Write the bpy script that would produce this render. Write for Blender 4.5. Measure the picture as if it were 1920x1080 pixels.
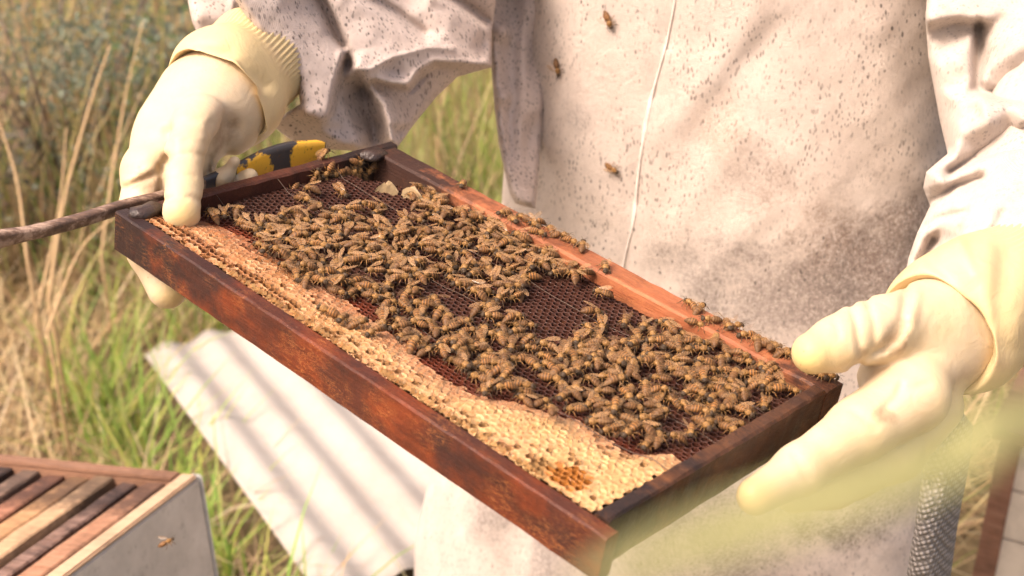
import bpy, bmesh, math, random
import numpy as np
from mathutils import Vector, Matrix
from mathutils.bvhtree import BVHTree
from mathutils.geometry import delaunay_2d_cdt

random.seed(7); RNG = np.random.default_rng(7)
scene = bpy.context.scene
COL = scene.collection
for _o in list(bpy.data.objects):
    bpy.data.objects.remove(_o)

# ------------------------------------------------------------------ camera, world, sun, exposure
F = 2667.0; CAMH = 1.65; PITCH = math.radians(28.0)
cam_d = bpy.data.cameras.new('camera'); cam = bpy.data.objects.new('camera', cam_d); COL.objects.link(cam)
cam.location = (0, 0, CAMH); cam.rotation_euler = (math.radians(90) - PITCH, 0, 0)
cam_d.sensor_width = 36.0; cam_d.lens = 36.0 * F / 1920.0
cam_d.clip_start = 0.02; cam_d.clip_end = 400
cam_d.dof.use_dof = True; cam_d.dof.focus_distance = 1.02; cam_d.dof.aperture_fstop = 8.0
scene.camera = cam

SUN_DIR = Vector((-0.55, -0.34, 0.88)).normalized()      # towards the sun: high, left of and behind the camera
world = bpy.data.worlds.new('World'); scene.world = world; world.use_nodes = True
wn = world.node_tree.nodes; wl = world.node_tree.links
sky = wn.new('ShaderNodeTexSky'); sky.sky_type = 'NISHITA'; sky.sun_disc = False
sky.sun_elevation = math.asin(SUN_DIR.z); sky.sun_rotation = math.atan2(SUN_DIR.x, SUN_DIR.y)
sky.dust_density = 6.0; sky.ozone_density = 0.3
bg = wn['Background']; bg.inputs[1].default_value = 0.15
hz = wn.new('ShaderNodeMix'); hz.data_type = 'RGBA'; hz.blend_type = 'MULTIPLY'; hz.inputs[0].default_value = 1.0     # thin warm haze over the whole sky
hz.inputs[7].default_value = (1.13, 0.985, 0.87, 1)
wl.new(sky.outputs[0], hz.inputs[6]); wl.new(hz.outputs[2], bg.inputs[0])
sun_d = bpy.data.lights.new('sun', 'SUN'); sun = bpy.data.objects.new('sun', sun_d); COL.objects.link(sun)
sun_d.energy = 2.0; sun_d.angle = math.radians(22.0); sun_d.color = (1.0, 0.90, 0.825)
sun.rotation_euler = (-SUN_DIR).to_track_quat('-Z', 'Y').to_euler()
scene.view_settings.view_transform = 'Standard'; scene.view_settings.look = 'None'
scene.view_settings.exposure = 1.10; scene.view_settings.gamma = 1.0
scene.view_settings.use_curve_mapping = False
scene.cycles.use_denoising = True
scene.cycles.max_bounces = 8; scene.cycles.transparent_max_bounces = 12

# ------------------------------------------------------------------ geometry helpers
SP, CP = math.sin(PITCH), math.cos(PITCH)
def P(px, py, d):
    """photo pixel (1920x1080) at camera depth d -> world point"""
    x = (px - 960) / F * d; y = (py - 540) / F * d
    return Vector((x, -y * SP + d * CP, CAMH - y * CP - d * SP))
def PZ(px, py, z):
    """photo pixel on the horizontal plane at height z"""
    q = P(px, py, 1.0) - Vector((0, 0, CAMH))
    return Vector((0, 0, CAMH)) + q * ((z - CAMH) / q.z)
def proj(v):
    x, y, z = v[0], v[1], v[2] - CAMH
    d = y * CP - z * SP; yy = -y * SP - z * CP
    return 960 + F * x / d, 540 + F * yy / d, d
def proj_np(V):
    d = V[:, 1] * CP - (V[:, 2] - CAMH) * SP; yy = -V[:, 1] * SP - (V[:, 2] - CAMH) * CP
    return 960 + F * V[:, 0] / d, 540 + F * yy / d, d

def mesh_obj(name, verts, faces, mat=None, parent=None, smooth=True, col=None):
    me = bpy.data.meshes.new(name)
    me.from_pydata([tuple(v) for v in verts] if not isinstance(verts, np.ndarray) else verts.tolist(), [],
                   faces if not isinstance(faces, np.ndarray) else faces.tolist())
    me.update()
    if smooth: me.polygons.foreach_set('use_smooth', [True] * len(me.polygons))
    if col is not None:
        a = me.color_attributes.new('Col', 'FLOAT_COLOR', 'POINT')
        c = np.ones((len(verts), 4), np.float32); c[:, :3] = col
        a.data.foreach_set('color', c.ravel())
    if mat is not None:
        for m in (mat if isinstance(mat, (list, tuple)) else [mat]): me.materials.append(m)
    o = bpy.data.objects.new(name, me); COL.objects.link(o)
    if parent is not None: o.parent = parent
    return o
def empty(name, loc=(0, 0, 0), mat=None):
    o = bpy.data.objects.new(name, None); COL.objects.link(o); o.empty_display_size = 0.05
    if mat is not None: o.matrix_world = mat
    else: o.location = loc
    return o
def tag(o, label=None, cat=None, group=None, kind=None):
    if label: o['label'] = label
    if cat: o['category'] = cat
    if group: o['group'] = group
    if kind: o['kind'] = kind
    return o

class MB:
    def __init__(s): s.v = []; s.f = []
    def add(s, v, f):
        n = len(s.v); s.v += [tuple(x) for x in v]; s.f += [tuple(i + n for i in q) for q in f]
    def tube(s, pts, rad, n=6, cap=True):
        pts = [Vector(p) for p in pts]; k = len(pts)
        if not hasattr(rad, '__len__'): rad = [rad] * k
        up = Vector((0, 0, 1)); V = []; prev = None
        for i in range(k):
            t = (pts[min(i + 1, k - 1)] - pts[max(i - 1, 0)]).normalized()
            if prev is None:
                a = t.cross(up)
                if a.length < 1e-3: a = t.cross(Vector((1, 0, 0)))
            else: a = prev - t * prev.dot(t)
            a.normalize(); prev = a; b = t.cross(a)
            for j in range(n):
                an = 2 * math.pi * j / n
                V.append(pts[i] + (a * math.cos(an) + b * math.sin(an)) * rad[i])
        Fc = [(i * n + j, i * n + (j + 1) % n, (i + 1) * n + (j + 1) % n, (i + 1) * n + j) for i in range(k - 1) for j in range(n)]
        if cap: Fc += [tuple(reversed(range(n))), tuple(range((k - 1) * n, k * n))]
        s.add(V, Fc)
    def box(s, x0, x1, y0, y1, z0, z1):
        s.add([(x0,y0,z0),(x1,y0,z0),(x1,y1,z0),(x0,y1,z0),(x0,y0,z1),(x1,y0,z1),(x1,y1,z1),(x0,y1,z1)],
              [(0,3,2,1),(4,5,6,7),(0,1,5,4),(1,2,6,5),(2,3,7,6),(3,0,4,7)])
    def bar(s, x0, x1, y0, y1, z0, z1, seg=24, cham=0.0015, jit=0.0003):
        """bevelled, slightly uneven bar running along x"""
        c = cham
        prof = [(y0 + c, z0), (y1 - c, z0), (y1, z0 + c), (y1, z1 - c), (y1 - c, z1), (y0 + c, z1), (y0, z1 - c), (y0, z0 + c)]
        V = []; R = random.Random(int((x0 * 7 + y0 * 131 + z1 * 17 + x1) * 1e4))
        for i in range(seg + 1):
            x = x0 + (x1 - x0) * i / seg
            for (y, z) in prof:
                V.append((x + (R.uniform(-jit, jit)), y + R.uniform(-jit, jit), z + R.uniform(-jit, jit)))
        Fc = [(i * 8 + j, (i + 1) * 8 + j, (i + 1) * 8 + (j + 1) % 8, i * 8 + (j + 1) % 8) for i in range(seg) for j in range(8)]
        Fc += [tuple(range(8)), tuple(reversed(range(seg * 8, seg * 8 + 8)))]
        Fc = [tuple(reversed(q)) for q in Fc]
        s.add(V, Fc)
    def build(s, name, mat, parent=None, smooth=False):
        return mesh_obj(name, s.v, s.f, mat, parent, smooth)

def catmull(pts, n):
    pts = np.array(pts, float); m = len(pts); t = np.linspace(0, m - 1, n); out = []
    for x in t:
        i = min(int(x), m - 2); u = x - i
        p0 = pts[max(i - 1, 0)]; p1 = pts[i]; p2 = pts[i + 1]; p3 = pts[min(i + 2, m - 1)]
        out.append(0.5 * (2 * p1 + (p2 - p0) * u + (2 * p0 - 5 * p1 + 4 * p2 - p3) * u * u + (3 * p1 - p0 - 3 * p2 + p3) * u ** 3))
    return np.array(out)

def surface_nets(val, lo, h):
    """naive surface nets: val<0 inside"""
    nx, ny, nz = val.shape; ins = val < 0
    cs = (nx - 1, ny - 1, nz - 1)
    acc = np.zeros(cs + (3,)); cnt = np.zeros(cs)
    corners = [(i, j, k) for i in (0, 1) for j in (0, 1) for k in (0, 1)]
    def sl(c): return tuple(slice(c[a], c[a] + cs[a]) for a in range(3))
    for c in corners:
        for ax in range(3):
            if c[ax]: continue
            e = list(c); e[ax] = 1
            a = val[sl(c)]; b = val[sl(e)]; m = (ins[sl(c)] != ins[sl(e)])
            t = np.where(m, a / np.where(m, a - b, 1), 0)
            for q in range(3):
                acc[..., q] += np.where(m, c[q] + (t if q == ax else 0), 0)
            cnt += m
    act = cnt > 0; idx = -np.ones(cs, int); n = act.sum(); idx[act] = np.arange(n)
    base = np.argwhere(act)
    V = (base + acc[act] / cnt[act][:, None]) * h + np.array(lo)
    Q = []
    for ax in range(3):
        s0 = [slice(None)] * 3; s1 = [slice(None)] * 3
        s0[ax] = slice(0, -1); s1[ax] = slice(1, None)
        m = ins[tuple(s0)] != ins[tuple(s1)]
        a, b = [(1, 2), (2, 0), (0, 1)][ax]
        for (i, j, k) in [tuple(x) for x in []]: pass
        E = np.argwhere(m)
        ok = (E[:, a] > 0) & (E[:, b] > 0) & (E[:, a] < cs[a]) & (E[:, b] < cs[b])
        E = E[ok]
        def cell(da, db):
            c = E.copy(); c[:, a] -= da; c[:, b] -= db
            return idx[c[:, 0], c[:, 1], c[:, 2]]
        q = np.stack([cell(1, 1), cell(0, 1), cell(0, 0), cell(1, 0)], 1)
        flip = ~ins[E[:, 0], E[:, 1], E[:, 2]]
        q[flip] = q[flip][:, ::-1]
        Q.append(q)
    return V, np.concatenate(Q)

def smin(a, b, k):
    h = np.clip(0.5 + 0.5 * (b - a) / k, 0, 1)
    return b * (1 - h) + a * h - k * h * (1 - h)
def cone_sdf(X, a, b, ra, rb):
    a = np.array(a); b = np.array(b); d = b - a
    t = np.clip(((X - a) @ d) / (d @ d), 0, 1)
    return np.linalg.norm(X - a - t[..., None] * d, axis=-1) - (ra + t * (rb - ra))
def chain_sdf(X, nodes, k):
    r = None
    for (p, q) in zip(nodes[:-1], nodes[1:]):
        s = cone_sdf(X, p[0], q[0], p[1], q[1]); r = s if r is None else smin(r, s, k)
    return r
def blob(groups, h, k_group=0.01, extra=None):
    """groups: list of (chain nodes [(pos, radius)...], k inside, k to the first group)"""
    allp = np.array([np.array(p) for g in groups for (p, _) in g[0]]); rr = max(r for g in groups for (_, r) in g[0])
    lo = allp.min(0) - rr - 4 * h; hi = allp.max(0) + rr + 4 * h
    n = np.ceil((hi - lo) / h).astype(int) + 1
    ax = [lo[i] + h * np.arange(n[i]) for i in range(3)]
    X = np.stack(np.meshgrid(*ax, indexing='ij'), -1)
    base = chain_sdf(X, groups[0][0], groups[0][1]); out = base
    for g in groups[1:]:
        s = chain_sdf(X, g[0], g[1])
        out = np.minimum(out, smin(base, s, g[2]))
    if extra is not None: out = out + extra(X)
    return surface_nets(out, lo, h)

# ------------------------------------------------------------------ material helpers
class NT:
    def __init__(s, name):
        s.m = bpy.data.materials.new(name); s.m.use_nodes = True
        s.t = s.m.node_tree; s.n = s.t.nodes; s.b = s.n['Principled BSDF']; s.out = s.n['Material Output']
        s._co = None
    def set(s, **kw):
        for k, v in kw.items():
            i = s.b.inputs[k.replace('_', ' ')]
            if hasattr(v, 'is_output') or isinstance(v, bpy.types.NodeSocket): s.t.links.new(v, i)
            else: i.default_value = (tuple(v) + (1,)) if isinstance(v, (tuple, list)) and len(v) == 3 and i.type == 'RGBA' else v
        return s
    def link(s, a, b): s.t.links.new(a, b)
    def _in(s, sock, v):
        if isinstance(v, bpy.types.NodeSocket): s.t.links.new(v, sock)
        elif v is not None: sock.default_value = (tuple(v) + (1,)) if isinstance(v, (tuple, list)) and len(v) == 3 and sock.type == 'RGBA' else v
    def co(s, which='Object'):
        if s._co is None: s._co = s.n.new('ShaderNodeTexCoord')
        return s._co.outputs[which]
    def map(s, scale=(1, 1, 1), rot=(0, 0, 0), loc=(0, 0, 0), src=None):
        n = s.n.new('ShaderNodeMapping'); s._in(n.inputs[0], src or s.co())
        n.inputs['Scale'].default_value = scale; n.inputs['Rotation'].default_value = rot; n.inputs['Location'].default_value = loc
        return n.outputs[0]
    def noise(s, scale, detail=4, rough=0.55, vec=None, dist=0.0, out=0):
        n = s.n.new('ShaderNodeTexNoise'); s._in(n.inputs['Vector'], vec or s.co())
        n.inputs['Scale'].default_value = scale; n.inputs['Detail'].default_value = detail
        n.inputs['Roughness'].default_value = rough; n.inputs['Distortion'].default_value = dist
        return n.outputs[out]
    def voro(s, scale, vec=None, feature='F1', out='Distance', rnd=1.0):
        n = s.n.new('ShaderNodeTexVoronoi'); s._in(n.inputs['Vector'], vec or s.co()); n.feature = feature
        n.inputs['Scale'].default_value = scale; n.inputs['Randomness'].default_value = rnd
        return n.outputs[out]
    def wave(s, scale, vec=None, dist=0, detail=2, direction='X'):
        n = s.n.new('ShaderNodeTexWave'); s._in(n.inputs['Vector'], vec or s.co()); n.bands_direction = direction
        n.inputs['Scale'].default_value = scale; n.inputs['Distortion'].default_value = dist; n.inputs['Detail'].default_value = detail
        return n.outputs['Fac']
    def ramp(s, fac, stops, interp='LINEAR'):
        n = s.n.new('ShaderNodeValToRGB'); s._in(n.inputs[0], fac); e = n.color_ramp.elements; n.color_ramp.interpolation = interp
        while len(e) < len(stops): e.new(0.5)
        for i, (p, c) in enumerate(stops):
            e[i].position = p; e[i].color = (c, c, c, 1) if not hasattr(c, '__len__') else tuple(c) + (1,)
        return n.outputs[0]
    def mix(s, fac, a, b, mode='MIX'):
        n = s.n.new('ShaderNodeMix'); n.data_type = 'RGBA'; n.blend_type = mode
        s._in(n.inputs[0], fac); s._in(n.inputs[6], a); s._in(n.inputs[7], b); return n.outputs[2]
    def math(s, op, a, b=0.5, c=None):
        n = s.n.new('ShaderNodeMath'); n.operation = op; s._in(n.inputs[0], a); s._in(n.inputs[1], b)
        if c is not None: s._in(n.inputs[2], c)
        return n.outputs[0]
    def maprange(s, v, a, b, c=0.0, d=1.0):
        n = s.n.new('ShaderNodeMapRange'); s._in(n.inputs[0], v)
        for i, q in enumerate((a, b, c, d)): n.inputs[i + 1].default_value = q
        return n.outputs[0]
    def sep(s, vec, i):
        n = s.n.new('ShaderNodeSeparateXYZ'); s._in(n.inputs[0], vec); return n.outputs[i]
    def rgb(s, c, i):
        n = s.n.new('ShaderNodeSeparateColor'); s._in(n.inputs[0], c); return n.outputs[i]
    def attr(s, name='Col'):
        n = s.n.new('ShaderNodeAttribute'); n.attribute_name = name; return n.outputs['Color']
    def rand(s):
        return s.n.new('ShaderNodeObjectInfo').outputs['Random']
    def dist(s, pt, vec=None, scale=(1, 1, 1)):
        n = s.n.new('ShaderNodeVectorMath'); n.operation = 'SUBTRACT'; s._in(n.inputs[0], vec or s.co()); n.inputs[1].default_value = tuple(pt)
        m = s.n.new('ShaderNodeVectorMath'); m.operation = 'MULTIPLY'; s.link(n.outputs[0], m.inputs[0]); m.inputs[1].default_value = scale
        l = s.n.new('ShaderNodeVectorMath'); l.operation = 'LENGTH'; s.link(m.outputs[0], l.inputs[0]); return l.outputs['Value']
    def bump(s, h, strength=0.3, dist=0.002, normal=None):
        n = s.n.new('ShaderNodeBump'); s._in(n.inputs['Height'], h); n.inputs['Strength'].default_value = strength
        n.inputs['Distance'].default_value = dist
        if normal is not None: s.link(normal, n.inputs['Normal'])
        return n.outputs[0]

def m_cloth(name='speckled_cotton', base=(0.66, 0.585, 0.53), stains=(), speck=1.0):
    t = NT(name)
    big = t.noise(5.0, 5, 0.6); mid = t.noise(28, 5, 0.65); fine = t.noise(420, 3, 0.6)
    c = t.mix(t.ramp(big, [(0.3, 0), (0.75, 1)]), base, tuple(x * y for x, y in zip(base, (0.86, 0.82, 0.80))))
    c = t.mix(t.math('MULTIPLY', t.ramp(mid, [(0.42, 0), (0.72, 1)]), 0.26), c, (0.42, 0.33, 0.285))
    c = t.mix(t.math('MULTIPLY', t.ramp(t.noise(130, 5, 0.7, t.map((1, 1, 0.5))), [(0.48, 0), (0.68, 1)]), 0.22), c, (0.36, 0.29, 0.25))
    for (pt, rad, col, amt) in stains:
        d = t.math('ADD', t.dist(pt), t.maprange(t.noise(9, 6, 0.7), 0.3, 0.7, -rad * 0.7, rad * 0.7))
        mk = t.math('MULTIPLY', t.maprange(d, rad, rad * 0.35), t.ramp(t.noise(260, 5, 0.8), [(0.36, 0.15), (0.62, 1)]))
        c = t.mix(t.math('MULTIPLY', mk, amt), c, col)
    warp = t.mix(0.006, t.co(), t.noise(60, 2, out=1), 'ADD')
    for (sc, th, lo, hi, cc, amt, st) in ((175, 0.36, 0.05, 0.24, (0.07, 0.056, 0.05), 0.85, (1, 1, 0.6)),
                                       (330, 0.26, 0.14, 0.42, (0.16, 0.13, 0.115), 0.72, (1, 1, 0.42)),
                                       (80, 0.85, 0.03, 0.11, (0.06, 0.05, 0.045), 0.75, (1, 1, 0.6))):
        v = t.map(st, src=warp)
        d = t.voro(sc, v); col = t.voro(sc, v, out='Color')
        on = t.math('GREATER_THAN', t.rgb(col, 0), th)
        r = t.maprange(t.rgb(col, 1), 0, 1, lo, hi)
        mk = t.math('MULTIPLY', t.maprange(t.math('SUBTRACT', d, r), 0.06, -0.06), on)
        mk = t.math('MULTIPLY', mk, t.ramp(t.noise(6 + sc * 0.02, 4), [(0.40, 0.12 if speck <= 1 else 0.75), (0.62, 1)]))
        c = t.mix(t.math('MULTIPLY', mk, amt * speck), c, cc)
    c = t.mix(t.math('MULTIPLY', t.ramp(fine, [(0.35, 0), (0.7, 1)]), 0.16), c, (0.40, 0.34, 0.31))
    wv = t.math('ADD', t.wave(420, t.map(rot=(0, 0, 0.5)), 0.6, 1, 'X'), t.wave(420, None, 0.6, 1, 'Z'))
    h = t.math('ADD', t.math('MULTIPLY', wv, 0.25), t.math('ADD', t.math('MULTIPLY', t.noise(34, 4, 0.6, dist=0.8), 2.5), fine))
    t.set(Base_Color=c, Roughness=0.9, Specular_IOR_Level=0.15, Normal=t.bump(h, 0.7, 0.0022))
    t.b.inputs['Sheen Weight'].default_value = 0.15
    return t.m

def m_glove(name, tips=(), yellow=0.0, grime=()):
    t = NT(name)
    n = t.noise(14, 4, 0.6); n2 = t.noise(45, 5, 0.6)
    c = t.mix(t.ramp(n, [(0.32, 0), (0.7, 1)]), (0.56, 0.45, 0.315), (0.555, 0.43, 0.25))
    if yellow: c = t.mix(yellow, c, (0.57, 0.445, 0.22))
    for (pt, r) in tips: c = t.mix(t.math('MULTIPLY', t.maprange(t.dist(pt), r, r * 0.3), 0.8), c, (0.58, 0.42, 0.16))
    c = t.mix(t.math('MULTIPLY', t.ramp(n2, [(0.5, 0), (0.72, 1)]), 0.30), c, (0.48, 0.335, 0.235))
    dirt = t.math('MULTIPLY', t.ramp(t.noise(18, 7, 0.75), [(0.55, 0), (0.72, 1)]), 0.30)
    c = t.mix(dirt, c, (0.42, 0.30, 0.20))
    for (pt, r) in grime: c = t.mix(t.math('MULTIPLY', t.maprange(t.math('ADD', t.dist(pt), t.maprange(t.noise(90, 4), 0.3, 0.7, -r * 0.4, r * 0.4)), r, r * 0.4), 0.6), c, (0.27, 0.17, 0.10))
    spots = t.maprange(t.voro(130), 0.10, 0.03)
    c = t.mix(t.math('MULTIPLY', spots, t.math('MULTIPLY', t.ramp(t.noise(22), [(0.56, 0), (0.64, 1)]), 0.7)), c, (0.25, 0.14, 0.07))
    h = t.math('ADD', t.noise(50, 4, 0.55, dist=1.6), t.math('MULTIPLY', t.noise(600, 2), 0.12))
    t.set(Base_Color=c, Roughness=0.5, Specular_IOR_Level=0.3, Normal=t.bump(h, 0.5, 0.0016))
    t.b.inputs['Subsurface Weight'].default_value = 0.08
    t.b.inputs['Subsurface Radius'].default_value = (0.012, 0.008, 0.004); t.b.inputs['Subsurface Scale'].default_value = 0.4
    return t.m

def m_rail(name, c1, c2, dark=0.5, spots=(), scratch=0.5, rough=0.42, gain=1.0):
    """old hive timber: grain, propolis stains, scratches; spots = [(local pos, radius, amount)] of black grime"""
    t = NT(name)
    g = t.noise(1.0, 6, 0.65, t.map((14, 210, 210)), 0.4)
    c = t.mix(t.ramp(g, [(0.28, 0), (0.72, 1)]), c1, c2)
    c = t.mix(t.math('MULTIPLY', t.ramp(t.noise(30, 7, 0.7, t.map((0.5, 1, 1))), [(0.46, 0), (0.64, 1)]), dark), c, (0.022, 0.012, 0.010))
    for (pt, r, a) in spots:
        d = t.math('ADD', t.dist(pt, scale=(1, 1, 1)), t.maprange(t.noise(40, 5, 0.7), 0.3, 0.7, -r * 0.45, r * 0.45))
        c = t.mix(t.math('MULTIPLY', t.maprange(d, r, r * 0.4), a), c, (0.020, 0.014, 0.014))
    sc = t.ramp(t.noise(1.0, 5, 0.7, t.map((40, 160, 160), rot=(0.2, 0.5, 0.3)), 2.5), [(0.485, 0), (0.5, 1), (0.515, 0)])
    sc = t.math('MULTIPLY', sc, t.ramp(t.noise(26, 3), [(0.48, 0), (0.62, 1)]))
    c = t.mix(t.math('MULTIPLY', sc, scratch), c, (0.62, 0.24, 0.075))
    fl = t.ramp(t.noise(330, 4, 0.7), [(0.66, 0), (0.74, 1)])
    c = t.mix(t.math('MULTIPLY', fl, 0.35), c, (0.45, 0.30, 0.20))
    h = t.math('ADD', t.noise(1.0, 5, 0.6, t.map((40, 700, 700))), t.math('MULTIPLY', t.noise(120, 5, 0.7), 1.6))
    rr = t.maprange(t.noise(50, 4), 0.3, 0.7, rough - 0.12, rough + 0.18)
    t.set(Base_Color=c, Roughness=rr, Specular_IOR_Level=0.2, Normal=t.bump(h, 0.5, 0.0012))
    return t.m

def m_simple(name, c, rough=0.7, noise=0.25, sc=30, dirt=(0.1, 0.08, 0.06), bump=0.3, metal=0.0):
    t = NT(name)
    k = t.mix(t.math('MULTIPLY', t.ramp(t.noise(sc, 6, 0.65), [(0.4, 0), (0.7, 1)]), noise), c, dirt)
    t.set(Base_Color=k, Roughness=rough, Metallic=metal, Normal=t.bump(t.noise(sc * 6, 4), bump, 0.002))
    return t.m

def m_attr(name, rough=0.6, trans=0.0, noise_sc=None, bump=None, sss=0.0):
    t = NT(name); c = t.attr()
    if noise_sc: c = t.mix(t.math('MULTIPLY', t.ramp(t.noise(noise_sc, 4, 0.65), [(0.35, 0), (0.72, 1)]), 0.4), c, t.mix(1.0, c, (0.35, 0.26, 0.22), 'MULTIPLY'))
    t.set(Base_Color=c, Roughness=rough, Specular_IOR_Level=0.3)
    if bump: t.set(Normal=t.bump(t.noise(bump[0], 5, 0.65, dist=bump[3] if len(bump) > 3 else 0), bump[1], bump[2]))
    if trans:
        tr = t.n.new('ShaderNodeBsdfTranslucent'); t.link(c, tr.inputs[0]); mx = t.n.new('ShaderNodeMixShader')
        mx.inputs[0].default_value = trans; t.link(t.b.outputs[0], mx.inputs[1]); t.link(tr.outputs[0], mx.inputs[2])
        t.link(mx.outputs[0], t.out.inputs[0])
    return t.m

# ------------------------------------------------------------------ ground
def make_ground():
    t = NT('dry_soil_and_thatch')
    c = t.ramp(t.noise(7, 8, 0.7), [(0.3, (0.07, 0.05, 0.028)), (0.5, (0.17, 0.125, 0.065)), (0.7, (0.10, 0.11, 0.04))])
    c = t.mix(t.math('MULTIPLY', t.ramp(t.noise(90, 5, 0.7), [(0.4, 0), (0.65, 1)]), 0.5), c, (0.27, 0.20, 0.11))
    t.set(Base_Color=c, Roughness=0.95, Normal=t.bump(t.noise(40, 6, 0.7), 0.8, 0.02))
    n = 60; xs = np.linspace(-1, 1, n); V = []
    g = np.sign(xs) * np.abs(xs) ** 3 * 120
    for y in g:
        for x in g:
            V.append((x, y + 4, 0.03 * math.sin(x * 1.7) * math.cos(y * 1.3) if abs(x) < 30 and abs(y) < 30 else 0))
    Fq = [(j * n + i, j * n + i + 1, (j + 1) * n + i + 1, (j + 1) * n + i) for j in range(n - 1) for i in range(n - 1)]
    tag(mesh_obj('ground', V, Fq, t.m), kind='structure')
make_ground()

# ------------------------------------------------------------------ hive frame held in the hands
RF = np.array([[0.72742511, 0.67060654, 0.14539456], [0.41251828, -0.25805684, -0.87363341], [-0.54834422, 0.69548079, -0.46435448]])
T0 = np.array([-0.27945012, -0.05327599, 1.00783744])
MC = np.array([[1, 0, 0], [0, -SP, CP], [0, -CP, -SP]])
RW = MC @ RF; TW = MC @ T0 + np.array([0, 0, CAMH])
FM = Matrix([[*RW[0], TW[0]], [*RW[1], TW[1]], [*RW[2], TW[2]], [0, 0, 0, 1]])
FMI = FM.inverted()
FW, FH = 0.45, 0.262
def px_to_frame(px, py, w=-0.004):
    """photo pixel -> local (u, v) on the plane w of the hive frame"""
    o = FMI @ Vector((0, 0, CAMH)); q = FMI @ P(px, py, 1.0) - o
    k = (w - o.z) / q.z; r = o + q * k
    return r.x, r.y

M_FRONT = m_rail('reddish_propolis_timber', (0.095, 0.020, 0.008), (0.18, 0.042, 0.015), 0.7,
                 [((0.0, 0.0, -0.015), 0.085, 0.93), ((0.16, 0.011, 0.0), 0.05, 0.55), ((0.25, 0, -0.02), 0.035, 0.6), ((0.43, 0.0, -0.01), 0.04, 0.6), ((0.09, 0.011, 0.0), 0.05, 0.7), ((0.34, 0.011, 0.001), 0.04, 0.6)], 0.55)
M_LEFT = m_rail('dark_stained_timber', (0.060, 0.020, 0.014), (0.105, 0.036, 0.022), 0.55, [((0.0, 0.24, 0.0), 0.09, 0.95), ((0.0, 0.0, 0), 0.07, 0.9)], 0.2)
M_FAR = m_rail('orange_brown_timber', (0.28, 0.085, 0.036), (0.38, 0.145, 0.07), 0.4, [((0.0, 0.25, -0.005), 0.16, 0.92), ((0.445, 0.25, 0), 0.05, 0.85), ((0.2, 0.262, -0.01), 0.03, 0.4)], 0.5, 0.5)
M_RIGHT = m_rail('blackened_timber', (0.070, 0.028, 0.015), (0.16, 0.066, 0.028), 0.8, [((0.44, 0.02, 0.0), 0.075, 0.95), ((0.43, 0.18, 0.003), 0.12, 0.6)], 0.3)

frame = empty('honeycomb', mat=FM)
tag(frame, 'bee-covered honeycomb in a wooden frame held by both gloved hands', 'honeycomb')
m = MB(); m.bar(-0.003, 0.4535, 0.0, 0.0112, -0.031, 0.0, 40, 0.0012, 0.0003); m.build('bottom_bar', M_FRONT, frame)
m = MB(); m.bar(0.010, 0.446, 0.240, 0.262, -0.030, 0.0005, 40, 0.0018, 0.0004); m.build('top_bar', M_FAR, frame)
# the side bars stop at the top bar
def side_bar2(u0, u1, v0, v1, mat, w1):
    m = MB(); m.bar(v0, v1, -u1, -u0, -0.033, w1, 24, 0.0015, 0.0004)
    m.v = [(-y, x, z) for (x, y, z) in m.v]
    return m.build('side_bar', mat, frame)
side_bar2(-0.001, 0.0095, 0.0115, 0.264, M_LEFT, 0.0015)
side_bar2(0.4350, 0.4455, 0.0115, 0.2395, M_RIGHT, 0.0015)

# --- honeycomb
capline = [px_to_frame(*p) for p in ((330, 400), (420, 425), (520, 480), (600, 530), (700, 600), (800, 672), (880, 735), (960, 752), (1060, 775), (1130, 815), (1200, 848), (1260, 845))]
cu = np.array([p[0] for p in capline]); cv = np.array([p[1] for p in capline]); _o = np.argsort(cu); cu, cv = cu[_o], cv[_o]
def cap_v(u): return float(np.interp(u, cu, cv))
def hsh(a, b, s=0.0):
    x = math.sin(a * 12543.11 + b * 31733.7 + s * 17.13) * 43758.5453
    return x - math.floor(x)
def vnoise(u, v, f):
    u *= f; v *= f; i, j = math.floor(u), math.floor(v); a, b = u - i, v - j
    a = a * a * (3 - 2 * a); b = b * b * (3 - 2 * b)
    h = lambda p, q: hsh(p * 0.0131, q * 0.0177)
    return (h(i, j) * (1 - a) + h(i + 1, j) * a) * (1 - b) + (h(i, j + 1) * (1 - a) + h(i + 1, j + 1) * a) * b
def comb_h(u, v):
    d = v - cap_v(u)
    s = min(max((0.018 - d) / 0.045, 0), 1); s = s * s * (3 - 2 * s)
    return -0.0095 + 0.0085 * s + (vnoise(u, v, 28) - 0.5) * 0.0022
AMB = px_to_frame(1068, 905); HOLE = px_to_frame(1020, 884); RG2 = px_to_frame(1150, 850)
WOB = 0.0028
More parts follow.
